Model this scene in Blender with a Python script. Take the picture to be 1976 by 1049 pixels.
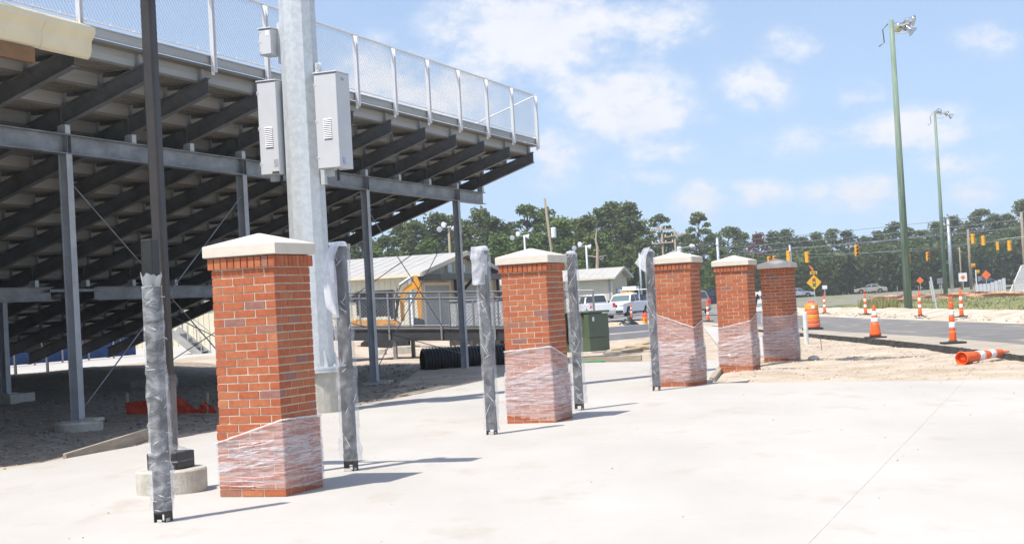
import bpy, bmesh, math, random
from mathutils import Vector, Matrix, noise as mnoise
R = math.radians
random.seed(11)
scene = bpy.context.scene
for o in list(bpy.data.objects):
    bpy.data.objects.remove(o)

# ------------------------------------------------------------------ camera
cam_d = bpy.data.cameras.new('camera')
cam_d.sensor_width = 36.0
cam_d.lens = 55.69
cam_d.clip_start = 0.1
cam_d.clip_end = 5000
cam = bpy.data.objects.new('camera', cam_d)
scene.collection.objects.link(cam)
_pit, _rol = R(1.18), R(3.15)
_fw = Vector((0, math.cos(_pit), math.sin(_pit)))
_rt = Vector((1, 0, 0))
_up = Vector((0, -math.sin(_pit), math.cos(_pit)))
_r2 = math.cos(_rol) * _rt - math.sin(_rol) * _up
_u2 = math.cos(_rol) * _up + math.sin(_rol) * _rt
_m = Matrix((_r2, _u2, -_fw)).transposed().to_4x4()
_m.translation = (0, 0, 1.472)
cam.matrix_world = _m
scene.camera = cam

# ------------------------------------------------------------------ sun, sky, exposure
SUN_EL, SHADOW_AZ = 62.5, 44.5          # elevation, heading of the shadows from +x
to_sun = Vector((-math.cos(R(SHADOW_AZ)) * math.cos(R(SUN_EL)), -math.sin(R(SHADOW_AZ)) * math.cos(R(SUN_EL)), math.sin(R(SUN_EL))))
sun_d = bpy.data.lights.new('sun', 'SUN')
sun_d.energy = 4.1
sun_d.angle = R(0.5)
sun_d.color = (1.0, 0.94, 0.85)
sun = bpy.data.objects.new('sun', sun_d)
scene.collection.objects.link(sun)
sun.rotation_euler = to_sun.to_track_quat('Z', 'Y').to_euler()
scene.view_settings.view_transform = 'Standard'
scene.view_settings.look = 'None'
scene.view_settings.exposure = 0.57
scene.view_settings.gamma = 1.0
scene.view_settings.use_curve_mapping = False

world = bpy.data.worlds.new('World')
scene.world = world
world.use_nodes = True
SKY_STRENGTH = 0.14
CLOUD_LEVEL = 4.75
def build_world():
    nt = world.node_tree
    N, L = nt.nodes, nt.links
    N.clear()
    def mth(op, a, b=None, c=None):
        n = N.new('ShaderNodeMath'); n.operation = op
        for i, v in enumerate((a, b, c)):
            if v is None: continue
            if isinstance(v, (int, float)): n.inputs[i].default_value = v
            else: L.new(v, n.inputs[i])
        return n.outputs[0]
    sky = N.new('ShaderNodeTexSky'); sky.sky_type = 'NISHITA'; sky.sun_disc = False
    sky.sun_elevation = R(SUN_EL)
    sky.sun_rotation = math.atan2(to_sun.x, to_sun.y)
    sky.air_density = 1.0; sky.dust_density = 1.0; sky.ozone_density = 2.0
    tc = N.new('ShaderNodeTexCoord')
    sep = N.new('ShaderNodeSeparateXYZ'); L.new(tc.outputs['Generated'], sep.inputs[0])
    az = mth('MULTIPLY', mth('ARCTAN2', sep.outputs[0], sep.outputs[1]), 180 / math.pi)
    el = mth('MULTIPLY', mth('ARCSINE', sep.outputs[2]), 180 / math.pi)
    comb = N.new('ShaderNodeCombineXYZ'); L.new(az, comb.inputs[0]); L.new(mth('MULTIPLY', el, 1.5), comb.inputs[1])
    def nz(scale, det, rough, off):
        mp = N.new('ShaderNodeMapping'); L.new(comb.outputs[0], mp.inputs[0]); mp.inputs['Location'].default_value = off
        n = N.new('ShaderNodeTexNoise'); n.inputs['Scale'].default_value = scale; n.inputs['Detail'].default_value = det; n.inputs['Roughness'].default_value = rough
        L.new(mp.outputs[0], n.inputs['Vector']); return n.outputs['Fac']
    n1 = nz(0.42, 6, 0.62, (3, 7, 0)); n2 = nz(1.5, 4, 0.65, (9, 2, 0)); n3 = nz(0.10, 2, 0.5, (4.3, 1.2, 0))
    # cumulus: azimuth, elevation, half widths (degrees), density
    blobs = [(1.2, 9.8, 3.8, 2.2, .85), (5.6, 9.6, 2.2, 1.2, .6), (10.6, 5.2, 2.0, .6, .4), (15.5, 4.0, 2.2, .6, .45), (-1.2, 7.6, 1.6, 1.3, .6), (12.8, 6.6, 1.2, .7, .4), (3.8, 7.4, 3.0, 1.2, .7), (-4.3, 8.2, 1.8, 1.6, .8), (-2.6, 6.8, 2.2, 1.6, .55), (4.9, 6.4, 2.7, 1.0, .8),
             (9.1, 7.3, 1.5, 1.0, .65), (10.4, 8.6, 1.1, .75, .5), (7.0, 3.3, 1.2, .8, .65), (8.9, 3.4, 1.4, .6, .55), (12.4, 3.3, 1.9, .75, .65),
             (14.6, 5.3, 3.0, .9, .6), (16.3, 3.0, 1.4, .6, .5), (1.6, 5.2, 1.3, 1.2, .6), (5.9, 5.2, 1.8, .6, .45), (4.6, 4.3, 1.5, .7, .45), (17.2, 8.2, 1.3, .7, .45),
             (24, 6, 4, 1.5, .6), (-24, 5, 5, 1.6, .6)]
    tot = None
    flat = N.new('ShaderNodeCombineXYZ'); L.new(az, flat.inputs[0]); L.new(el, flat.inputs[1])
    for (a, e, ra, re, dn) in blobs:
        vm = N.new('ShaderNodeVectorMath'); vm.operation = 'MULTIPLY_ADD'; L.new(flat.outputs[0], vm.inputs[0]); vm.inputs[1].default_value = (1 / ra, 1 / re, 0); vm.inputs[2].default_value = (-a / ra, -e / re, 0)
        ln = N.new('ShaderNodeVectorMath'); ln.operation = 'LENGTH'; L.new(vm.outputs[0], ln.inputs[0])
        v = mth('MULTIPLY_ADD', ln.outputs['Value'], -dn, 1.35 * dn)
        tot = mth('MAXIMUM', v, 0.0 if tot is None else tot)
    # broken cloud everywhere else in the sky
    wide = mth('MULTIPLY', mth('MAXIMUM', mth('SUBTRACT', n3, 0.52), 0.0), 2.6)
    tot = mth('MAXIMUM', tot, mth('MULTIPLY', wide, mth('MINIMUM', mth('MAXIMUM', mth('MULTIPLY', mth('SUBTRACT', el, 12.0), 0.2), 0.0), 1.0)))
    nn = mth('ADD', mth('MULTIPLY', mth('SUBTRACT', n1, 0.5), 2.1), mth('MULTIPLY', mth('SUBTRACT', n2, 0.5), 0.75))
    val = mth('ADD', tot, mth('MULTIPLY', nn, mth('MINIMUM', mth('ADD', mth('MULTIPLY', tot, 2.0), 0.12), 1.0)))
    mr = N.new('ShaderNodeMapRange'); mr.interpolation_type = 'SMOOTHSTEP'
    mr.inputs[1].default_value = 0.06; mr.inputs[2].default_value = 0.88; mr.inputs[3].default_value = 0.17; mr.inputs[4].default_value = 0.97
    L.new(val, mr.inputs[0])
    cr = N.new('ShaderNodeMixRGB'); cr.inputs[1].default_value = (0.80 * CLOUD_LEVEL, 0.86 * CLOUD_LEVEL, 1.0 * CLOUD_LEVEL, 1); cr.inputs[2].default_value = (1.08 * CLOUD_LEVEL, 1.08 * CLOUD_LEVEL, 1.1 * CLOUD_LEVEL, 1)
    L.new(n1, cr.inputs[0])
    mx = N.new('ShaderNodeMixRGB'); L.new(mr.outputs[0], mx.inputs[0]); L.new(sky.outputs[0], mx.inputs[1]); L.new(cr.outputs[0], mx.inputs[2])
    cv = N.new('ShaderNodeCombineXYZ'); L.new(sep.outputs[0], cv.inputs[0]); L.new(sep.outputs[1], cv.inputs[1]); L.new(mth('ADD', mth('MULTIPLY', mth('MAXIMUM', sep.outputs[2], 0.0), 0.9), 0.115), cv.inputs[2])
    nv = N.new('ShaderNodeVectorMath'); nv.operation = 'NORMALIZE'; L.new(cv.outputs[0], nv.inputs[0]); L.new(nv.outputs[0], sky.inputs[0])
    bg = N.new('ShaderNodeBackground'); bg.inputs['Strength'].default_value = SKY_STRENGTH
    L.new(mx.outputs[0], bg.inputs['Color'])
    out = N.new('ShaderNodeOutputWorld'); L.new(bg.outputs[0], out.inputs['Surface'])
build_world()

# ------------------------------------------------------------------ helpers
COL = scene.collection
class MB:
    def __init__(s): s.v = []; s.f = []
    def add(s, vs, fs):
        b = len(s.v); s.v += [tuple(p) for p in vs]; s.f += [tuple(b + i for i in f) for f in fs]; return s
    def box(s, x0, x1, y0, y1, z0, z1):
        return s.add([(x0, y0, z0), (x1, y0, z0), (x1, y1, z0), (x0, y1, z0), (x0, y0, z1), (x1, y0, z1), (x1, y1, z1), (x0, y1, z1)],
                     [(0, 3, 2, 1), (4, 5, 6, 7), (0, 1, 5, 4), (1, 2, 6, 5), (2, 3, 7, 6), (3, 0, 4, 7)])
    def cbox(s, x0, x1, y0, y1, z0, z1, c):
        """box with chamfered edges"""
        vs = []; key = {}
        X = (x0, x1); Y = (y0, y1); Z = (z0, z1)
        for i in (0, 1):
            for j in (0, 1):
                for k in (0, 1):
                    p = (X[i], Y[j], Z[k]); q = [p[0] + (c if i == 0 else -c), p[1] + (c if j == 0 else -c), p[2] + (c if k == 0 else -c)]
                    for a in range(3):
                        w = list(q); w[a] = p[a]; key[(i, j, k, a)] = len(vs); vs.append(w)
        fs = []
        for a in range(3):
            b, d = (a + 1) % 3, (a + 2) % 3
            for sd in (0, 1):
                ring = []
                for (m, n) in ((0, 0), (1, 0), (1, 1), (0, 1)):
                    t = [0, 0, 0]; t[a] = sd; t[b] = m; t[d] = n; ring.append(key[(t[0], t[1], t[2], a)])
                fs.append(tuple(ring if sd else ring[::-1]))
            for m in (0, 1):
                for n in (0, 1):      # edges parallel to axis a
                    t0 = [0, 0, 0]; t0[b] = m; t0[d] = n; t1 = t0[:]; t1[a] = 1
                    q = [key[(*t0, b)], key[(*t1, b)], key[(*t1, d)], key[(*t0, d)]]
                    fs.append(tuple(q if (m ^ n) else q[::-1]))
        for i in (0, 1):
            for j in (0, 1):
                for k in (0, 1):
                    q = [key[(i, j, k, 0)], key[(i, j, k, 1)], key[(i, j, k, 2)]]
                    fs.append(tuple(q if (i + j + k) % 2 else q[::-1]))
        return s.add(vs, fs)
    def tube(s, pts, r, n=6, cap=True):
        pts = [Vector(p) for p in pts]; rs = r if isinstance(r, (list, tuple)) else [r] * len(pts)
        rings = []
        for i, p in enumerate(pts):
            t = (pts[min(i + 1, len(pts) - 1)] - pts[max(i - 1, 0)]).normalized()
            a = Vector((0, 0, 1)) if abs(t.z) < 0.9 else Vector((1, 0, 0))
            u = t.cross(a).normalized(); w = u.cross(t)
            rings.append([p + rs[i] * (math.cos(2 * math.pi * j / n) * u + math.sin(2 * math.pi * j / n) * w) for j in range(n)])
        vs = [q for rg in rings for q in rg]; fs = []
        for i in range(len(pts) - 1):
            for j in range(n):
                a, b = i * n + j, i * n + (j + 1) % n
                fs.append((a, b, b + n, a + n))
        if cap and n > 2:
            fs.append(tuple(range(n - 1, -1, -1))); k = (len(pts) - 1) * n; fs.append(tuple(k + j for j in range(n)))
        return s.add(vs, fs)
    def lathe(s, prof, n=16, cx=0, cy=0, cap=True, a0=0.0):
        vs = [(cx + r * math.cos(a0 + 2 * math.pi * j / n), cy + r * math.sin(a0 + 2 * math.pi * j / n), z) for (r, z) in prof for j in range(n)]; fs = []
        for i in range(len(prof) - 1):
            for j in range(n):
                a, b = i * n + j, i * n + (j + 1) % n
                fs.append((a, b, b + n, a + n))
        if cap:
            fs.append(tuple(range(n - 1, -1, -1))); k = (len(prof) - 1) * n; fs.append(tuple(k + j for j in range(n)))
        return s.add(vs, fs)
    def prism(s, poly, axis, a, b):
        """poly in the two other axes, extruded along axis from a to b"""
        n = len(poly)
        def P(q, t):
            if axis == 'x': return (t, q[0], q[1])
            if axis == 'y': return (q[0], t, q[1])
            return (q[0], q[1], t)
        vs = [P(q, a) for q in poly] + [P(q, b) for q in poly]
        fs = [tuple(range(n - 1, -1, -1)), tuple(range(n, 2 * n))] + [(i, (i + 1) % n, n + (i + 1) % n, n + i) for i in range(n)]
        return s.add(vs, fs)
    def bar(s, p, q, w, h, up=(0, 0, 1)):
        p, q = Vector(p), Vector(q); t = (q - p).normalized(); u = t.cross(Vector(up))
        if u.length < 1e-4: u = t.cross(Vector((1, 0, 0)))
        u.normalize(); v = u.cross(t)
        vs = [c + sx * u * w / 2 + sz * v * h / 2 for c in (p, q) for (sx, sz) in ((-1, -1), (1, -1), (1, 1), (-1, 1))]
        return s.add(vs, [(0, 1, 2, 3), (7, 6, 5, 4), (0, 4, 5, 1), (1, 5, 6, 2), (2, 6, 7, 3), (3, 7, 4, 0)])
    def ibeam(s, p, q, d, bf, tf, tw, up=(0, 0, 1)):
        p, q = Vector(p), Vector(q); t = (q - p).normalized(); u = t.cross(Vector(up)).normalized(); v = u.cross(t)
        for (c, w, h) in ((d / 2 - tf / 2, bf, tf), (-d / 2 + tf / 2, bf, tf), (0, tw, d - 2 * tf)):
            s.bar(p + v * c, q + v * c, w, h, up)
        return s
    def mesh(s, name='m', smooth=False, fixn=False):
        me = bpy.data.meshes.new(name); me.from_pydata(s.v, [], s.f)
        if fixn:
            bm = bmesh.new(); bm.from_mesh(me); bmesh.ops.recalc_face_normals(bm, faces=bm.faces); bm.to_mesh(me); bm.free()
        me.update()
        if smooth: me.polygons.foreach_set('use_smooth', [True] * len(me.polygons))
        return me
def obj(name, mb, mat, parent=None, loc=None, rz=0.0, label=None, cat=None, group=None, kind=None, smooth=False, fixn=True):
    me = mb if isinstance(mb, bpy.types.Mesh) else mb.mesh(name, smooth, fixn)
    if mat is not None and not me.materials: me.materials.append(mat)
    o = bpy.data.objects.new(name, me); COL.objects.link(o)
    if parent is not None: o.parent = parent
    if loc is not None: o.location = loc
    if rz: o.rotation_euler = (0, 0, rz)
    return tag(o, label, cat, group, kind)
def tag(o, label=None, cat=None, group=None, kind=None):
    if label: o['label'] = label
    if cat: o['category'] = cat
    if group: o['group'] = group
    if kind: o['kind'] = kind
    return o
def empty(name, loc, rz=0.0, label=None, cat=None, group=None):
    o = bpy.data.objects.new(name, None); COL.objects.link(o); o.location = loc; o.rotation_euler = (0, 0, rz); o.empty_display_size = 0.2
    return tag(o, label, cat, group)
def copy_tree(o, parent=None):
    c = o.copy(); COL.objects.link(c); c.parent = parent
    for ch in list(o.children): copy_tree(ch, c)
    return c
def fb(x, y, z=0.0, o=4):
    return mnoise.fractal((x, y, z), 1.0, 2.0, o)
def smooth01(t):
    t = max(0.0, min(1.0, t)); return t * t * (3 - 2 * t)

# ------------------------------------------------------------------ materials
def M(name, col, rough=0.6, metal=0.0, var=0.12, scale=4.0, bump=0.0, bscale=60.0, spec=0.5, col2=None, lo=0.35, hi=0.65, coord='Object', det=5, stretch=None, rnd=0.0, patch=None):
    m = bpy.data.materials.new(name); m.use_nodes = True
    nt = m.node_tree; N, L = nt.nodes, nt.links; N.clear()
    out = N.new('ShaderNodeOutputMaterial'); b = N.new('ShaderNodeBsdfPrincipled'); L.new(b.outputs[0], out.inputs[0])
    b.inputs['Roughness'].default_value = rough; b.inputs['Metallic'].default_value = metal
    b.inputs['Specular IOR Level'].default_value = spec
    tc = N.new('ShaderNodeTexCoord'); vec = tc.outputs[coord]
    if stretch:
        mp = N.new('ShaderNodeMapping'); mp.inputs['Scale'].default_value = stretch; L.new(vec, mp.inputs[0]); vec = mp.outputs[0]
    if var > 0 or col2:
        n = N.new('ShaderNodeTexNoise'); n.inputs['Scale'].default_value = scale; n.inputs['Detail'].default_value = det; n.inputs['Roughness'].default_value = 0.62
        L.new(vec, n.inputs['Vector'])
        mr = N.new('ShaderNodeMapRange'); mr.inputs[1].default_value = lo; mr.inputs[2].default_value = hi; L.new(n.outputs['Fac'], mr.inputs[0])
        mx = N.new('ShaderNodeMixRGB'); L.new(mr.outputs[0], mx.inputs[0])
        c2 = col2 if col2 else tuple(min(1, c * (1 + var)) for c in col)
        c1 = col if col2 else tuple(c * (1 - var) for c in col)
        mx.inputs[1].default_value = (*c1, 1); mx.inputs[2].default_value = (*c2, 1)
        res = mx.outputs[0]
        if patch:                         # (colour, scale, lo, hi, stretch, strength): stains or spilled sand
            pm = N.new('ShaderNodeMapping'); pm.inputs['Scale'].default_value = patch[4]; L.new(tc.outputs[coord], pm.inputs[0])
            pn = N.new('ShaderNodeTexNoise'); pn.inputs['Scale'].default_value = patch[1]; pn.inputs['Detail'].default_value = 7; pn.inputs['Roughness'].default_value = .65; L.new(pm.outputs[0], pn.inputs['Vector'])
            pr_ = N.new('ShaderNodeMapRange'); pr_.inputs[1].default_value = patch[2]; pr_.inputs[2].default_value = patch[3]; pr_.inputs[4].default_value = patch[5]; L.new(pn.outputs['Fac'], pr_.inputs[0])
            px_ = N.new('ShaderNodeMixRGB'); L.new(pr_.outputs[0], px_.inputs[0]); L.new(res, px_.inputs[1]); px_.inputs[2].default_value = (*patch[0], 1); res = px_.outputs[0]
        if rnd:
            oi = N.new('ShaderNodeObjectInfo'); hs = N.new('ShaderNodeHueSaturation'); mm = N.new('ShaderNodeMapRange')
            mm.inputs[3].default_value = 1 - rnd; mm.inputs[4].default_value = 1 + rnd; L.new(oi.outputs['Random'], mm.inputs[0]); L.new(mm.outputs[0], hs.inputs['Value']); L.new(res, hs.inputs['Color']); res = hs.outputs[0]
        L.new(res, b.inputs['Base Color'])
    else: b.inputs['Base Color'].default_value = (*col, 1)
    if bump > 0:
        n2 = N.new('ShaderNodeTexNoise'); n2.inputs['Scale'].default_value = bscale; n2.inputs['Detail'].default_value = 6; L.new(vec, n2.inputs['Vector'])
        bp = N.new('ShaderNodeBump'); bp.inputs['Strength'].default_value = bump; bp.inputs['Distance'].default_value = 0.02; L.new(n2.outputs['Fac'], bp.inputs['Height']); L.new(bp.outputs[0], b.inputs['Normal'])
    return m
def brick_mat(name, island):
    m = bpy.data.materials.new(name); m.use_nodes = True
    nt = m.node_tree; N, L = nt.nodes, nt.links; N.clear()
    out = N.new('ShaderNodeOutputMaterial'); b = N.new('ShaderNodeBsdfPrincipled'); L.new(b.outputs[0], out.inputs[0])
    b.inputs['Roughness'].default_value = 0.85; b.inputs['Specular IOR Level'].default_value = 0.25
    rnd = N.new('ShaderNodeNewGeometry').outputs['Random Per Island'] if island else N.new('ShaderNodeObjectInfo').outputs['Random']
    cr = N.new('ShaderNodeValToRGB'); cr.color_ramp.interpolation = 'CONSTANT'
    stops = [(0.0, (.395, .120, .056)), (.17, (.42, .134, .062)), (.34, (.375, .108, .050)), (.50, (.41, .140, .067)), (.64, (.39, .115, .054)), (.80, (.43, .160, .078)), (.92, (.32, .142, .095)), (.95, (.28, .135, .11)), (.975, (.40, .12, .056))]
    el = cr.color_ramp.elements
    el[0].position = 0; el[0].color = (*stops[0][1], 1); el[1].position = stops[1][0]; el[1].color = (*stops[1][1], 1)
    for p, c in stops[2:]:
        e = el.new(p); e.color = (*c, 1)
    L.new(rnd, cr.inputs[0])
    tc = N.new('ShaderNodeTexCoord'); n = N.new('ShaderNodeTexNoise'); n.inputs['Scale'].default_value = 22; n.inputs['Detail'].default_value = 6; n.inputs['Roughness'].default_value = .7
    mp = N.new('ShaderNodeVectorMath'); mp.operation = 'ADD'; cmb = N.new('ShaderNodeCombineXYZ')
    mu = N.new('ShaderNodeMath'); mu.operation = 'MULTIPLY'; mu.inputs[1].default_value = 37; L.new(rnd, mu.inputs[0]); L.new(mu.outputs[0], cmb.inputs[2])
    L.new(tc.outputs['Object'], mp.inputs[0]); L.new(cmb.outputs[0], mp.inputs[1]); L.new(mp.outputs[0], n.inputs['Vector'])
    mr = N.new('ShaderNodeMapRange'); mr.inputs[1].default_value = .3; mr.inputs[2].default_value = .7; mr.inputs[3].default_value = .78; mr.inputs[4].default_value = 1.2; L.new(n.outputs['Fac'], mr.inputs[0])
    hs = N.new('ShaderNodeHueSaturation'); L.new(mr.outputs[0], hs.inputs['Value']); L.new(cr.outputs[0], hs.inputs['Color']); L.new(hs.outputs[0], b.inputs['Base Color'])
    bp = N.new('ShaderNodeBump'); bp.inputs['Strength'].default_value = .35; bp.inputs['Distance'].default_value = .004; n2 = N.new('ShaderNodeTexNoise'); n2.inputs['Scale'].default_value = 90; n2.inputs['Detail'].default_value = 5; L.new(mp.outputs[0], n2.inputs['Vector']); L.new(n2.outputs['Fac'], bp.inputs['Height']); L.new(bp.outputs[0], b.inputs['Normal'])
    return m
def film_mat(name, lo, hi, scale, stretch, tint=(.9, .9, .93), rough=.22, bmp=.8, bd=.012, det=7, n0=.36, n1=.66):
    """clear plastic film: mostly clear, milky where it is creased or doubled"""
    m = bpy.data.materials.new(name); m.use_nodes = True
    nt = m.node_tree; N, L = nt.nodes, nt.links; N.clear()
    out = N.new('ShaderNodeOutputMaterial'); mx = N.new('ShaderNodeMixShader'); L.new(mx.outputs[0], out.inputs[0])
    tr = N.new('ShaderNodeBsdfTransparent'); tr.inputs[0].default_value = (.97, .97, .98, 1)
    b = N.new('ShaderNodeBsdfPrincipled'); b.inputs['Base Color'].default_value = (*tint, 1); b.inputs['Roughness'].default_value = rough; b.inputs['Specular IOR Level'].default_value = .9
    tl = N.new('ShaderNodeBsdfTranslucent'); tl.inputs[0].default_value = (*tint, 1)
    m2 = N.new('ShaderNodeMixShader'); m2.inputs[0].default_value = .25; L.new(b.outputs[0], m2.inputs[1]); L.new(tl.outputs[0], m2.inputs[2])
    L.new(tr.outputs[0], mx.inputs[1]); L.new(m2.outputs[0], mx.inputs[2])
    tc = N.new('ShaderNodeTexCoord'); mp = N.new('ShaderNodeMapping'); mp.inputs['Scale'].default_value = stretch; L.new(tc.outputs['Object'], mp.inputs[0])
    n = N.new('ShaderNodeTexNoise'); n.inputs['Scale'].default_value = scale; n.inputs['Detail'].default_value = det; n.inputs['Roughness'].default_value = .62; n.inputs['Distortion'].default_value = .8; L.new(mp.outputs[0], n.inputs['Vector'])
    mr = N.new('ShaderNodeMapRange'); mr.inputs[1].default_value = n0; mr.inputs[2].default_value = n1; mr.inputs[3].default_value = lo; mr.inputs[4].default_value = hi; L.new(n.outputs['Fac'], mr.inputs[0])
    L.new(mr.outputs[0], mx.inputs[0])
    bp = N.new('ShaderNodeBump'); bp.inputs['Strength'].default_value = bmp; bp.inputs['Distance'].default_value = bd; L.new(n.outputs['Fac'], bp.inputs['Height']); L.new(bp.outputs[0], b.inputs['Normal'])
    return m
def leaf_mat(name, c1, c2, scale=.35):
    m = bpy.data.materials.new(name); m.use_nodes = True
    nt = m.node_tree; N, L = nt.nodes, nt.links; N.clear()
    out = N.new('ShaderNodeOutputMaterial'); mx = N.new('ShaderNodeMixShader'); mx.inputs[0].default_value = .3; L.new(mx.outputs[0], out.inputs[0])
    d = N.new('ShaderNodeBsdfPrincipled'); d.inputs['Roughness'].default_value = .6; d.inputs['Specular IOR Level'].default_value = .25; t = N.new('ShaderNodeBsdfTranslucent'); L.new(d.outputs[0], mx.inputs[1]); L.new(t.outputs[0], mx.inputs[2])
    g = N.new('ShaderNodeNewGeometry'); oi = N.new('ShaderNodeObjectInfo'); tc = N.new('ShaderNodeTexCoord')
    n = N.new('ShaderNodeTexNoise'); n.inputs['Scale'].default_value = scale; n.inputs['Detail'].default_value = 3; L.new(tc.outputs['Object'], n.inputs['Vector'])
    a = N.new('ShaderNodeMath'); a.operation = 'MULTIPLY_ADD'; L.new(g.outputs['Random Per Island'], a.inputs[0]); a.inputs[1].default_value = .45; L.new(n.outputs['Fac'], a.inputs[2])
    a2 = N.new('ShaderNodeMath'); a2.operation = 'MULTIPLY_ADD'; L.new(oi.outputs['Random'], a2.inputs[0]); a2.inputs[1].default_value = .45; L.new(a.outputs[0], a2.inputs[2])
    mr = N.new('ShaderNodeMapRange'); mr.inputs[1].default_value = .45; mr.inputs[2].default_value = 1.35; L.new(a2.outputs[0], mr.inputs[0])
    c = N.new('ShaderNodeMixRGB'); c.inputs[1].default_value = (*c1, 1); c.inputs[2].default_value = (*c2, 1); L.new(mr.outputs[0], c.inputs[0]); L.new(c.outputs[0], d.inputs['Base Color']); L.new(c.outputs[0], t.inputs[0])
    return m

m_brick = brick_mat('brick', False); m_brick_i = brick_mat('brick_rest', True)
m_mortar = M('mortar', (.56, .49, .39), .95, var=.15, scale=12, bump=.4, bscale=120)
m_cap = M('precast_cap', (.62, .565, .48), .85, var=.05, scale=7, bump=.15, bscale=150)
m_concrete = M('concrete', (.415, .395, .365), .9, scale=.55, col2=(.475, .455, .425), bump=.15, bscale=90, det=9, stretch=(1, .45, 1), patch=((.34, .285, .215), 1.3, .56, .76, (1, .5, 1), .6))
m_concrete2 = M('old_concrete', (.40, .375, .32), .9, scale=6, col2=(.56, .53, .46), bump=.35, bscale=60, det=8)
m_dirt = M('sandy_dirt', (.37, .295, .215), .95, scale=.9, col2=(.52, .45, .365), bump=.7, bscale=22, det=9, patch=((.27, .205, .14), 1.6, .55, .72, (.6, 1.4, 1), .7))
m_gravel = M('gravel', (.21, .17, .125), .95, scale=5, col2=(.37, .315, .25), bump=1.0, bscale=26, det=8)
m_subsoil = M('verge_sand', (.38, .31, .22), .95, scale=.9, col2=(.56, .51, .43), bump=.5, bscale=12, det=8)
m_asphalt = M('asphalt', (.135, .13, .126), .9, scale=.8, col2=(.20, .192, .182), bump=.3, bscale=70, det=9, patch=((.42, .36, .28), .8, .57, .68, (1.2, .35, 1), .8))
m_asphalt_edge = M('asphalt_edge', (.035, .033, .03), .9, var=.4, scale=5, bump=.6, bscale=40)
m_dust_road = M('dusty_asphalt', (.30, .26, .205), .92, scale=1.2, col2=(.42, .37, .30), bump=.3, bscale=60, det=9)
m_grassg = M('grass_ground', (.12, .15, .045), .95, scale=.5, col2=(.26, .24, .11), bump=.6, bscale=14, det=8)
m_field = M('ground_soil', (.13, .145, .06), .95, scale=.12, col2=(.22, .20, .10), det=8)
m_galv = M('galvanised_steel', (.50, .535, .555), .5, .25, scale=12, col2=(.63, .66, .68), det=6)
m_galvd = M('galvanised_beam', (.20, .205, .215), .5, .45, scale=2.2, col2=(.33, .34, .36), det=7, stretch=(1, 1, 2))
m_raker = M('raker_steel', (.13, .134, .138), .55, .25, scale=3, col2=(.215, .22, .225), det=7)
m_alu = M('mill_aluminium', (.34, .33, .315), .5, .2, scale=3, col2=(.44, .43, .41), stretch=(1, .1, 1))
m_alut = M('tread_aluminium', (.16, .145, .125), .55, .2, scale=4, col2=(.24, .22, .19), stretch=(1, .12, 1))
m_white = M('white_powder_coat', (.80, .80, .81), .45, var=.04, scale=3)
m_wire = M('fence_wire', (.25, .27, .30), .45, .4, var=.08)
m_wire_d = M('fence_wire_dull', (.30, .31, .325), .45, .5, var=.1)
m_box = M('cabinet_grey', (.56, .57, .59), .45, var=.03, scale=3)
m_boxd = M('cabinet_gap', (.06, .06, .06), .7, var=0)
m_black = M('black_paint', (.018, .017, .017), .38, var=.25, scale=6)
m_bronze = M('dark_bronze_paint', (.042, .035, .032), .35, .15, var=.15, scale=3)
m_filmw = film_mat('stretch_film', .12, .46, 4.5, (1.0, 1.0, 9), (.93, .90, .92), .10, .55, .006, 5)
m_filmp = film_mat('post_film', .11, .36, 5, (1.6, 1.6, .9), (.90, .92, .97), .10, .45, .008, 3, .38, .70)
m_filmc = film_mat('crumpled_film', .12, .48, 4, (1, 1, 2.2), (.92, .94, .98), .10, .45, .008, 3, .40, .70)
m_filmd = film_mat('doubled_film', .38, .66, 5, (1.5, 1.5, .8), (.90, .92, .97), .12, .5, .008, 3)
m_filmf = film_mat('film_fold', .35, .75, 14, (1, 1, 1), (.95, .95, .97), .10, .4, .006, 3)
m_orange = M('cone_orange', (.80, .125, .022), .55, var=.1, scale=6)
m_orange2 = M('barrel_orange', (.80, .155, .06), .55, var=.1, scale=6)
m_amber = M('barrel_amber', (.85, .30, .03), .5, var=.05)
m_refl = M('reflective_white', (.80, .80, .80), .4, var=.06, scale=20)
m_rubber = M('black_rubber', (.03, .03, .03), .8, var=.3, scale=10)
m_tarp = M('orange_fabric', (.62, .075, .03), .85, var=.2, scale=8)
m_silt = M('faded_orange_mesh', (.52, .29, .19), .9, var=.25, scale=3)
m_wood = M('timber', (.33, .25, .16), .9, scale=3, col2=(.46, .37, .26), stretch=(1, 8, 8), bump=.3)
m_oldwood = M('weathered_board', (.30, .255, .20), .9, scale=3, col2=(.42, .37, .30), stretch=(1, 8, 8), bump=.3)
m_greenpole = M('treated_green_pole', (.12, .185, .135), .85, scale=2.5, col2=(.25, .32, .25), stretch=(4, 4, .25), bump=.5, bscale=20)
m_pole = M('utility_pole_wood', (.22, .175, .125), .9, scale=2, col2=(.34, .29, .22), stretch=(5, 5, .3))
m_steelp = M('signal_pole_steel', (.42, .47, .52), .45, .4, var=.08)
m_pipe = M('corrugated_pipe', (.016, .016, .017), .42, var=.2, scale=3)
m_green = M('transformer_green', (.085, .115, .068), .5, var=.08, scale=2)
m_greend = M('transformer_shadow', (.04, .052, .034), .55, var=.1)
m_beige = M('beige_siding', (.62, .575, .435), .6, var=.03, scale=1)
m_roofm = M('metal_roof', (.50, .48, .44), .45, .2, var=.05, scale=1)
m_trim = M('cream_trim', (.62, .56, .44), .5, var=.05)
m_brown = M('brown_beam', (.22, .115, .045), .7, var=.15, scale=4)
m_cream = M('cream_sheet_metal', (.78, .68, .47), .5, var=.06, scale=2)
m_grey = M('roller_door_grey', (.30, .31, .32), .5, .2, var=.05)
m_yellow = M('machine_yellow', (.72, .32, .03), .5, var=.12, scale=3)
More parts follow.
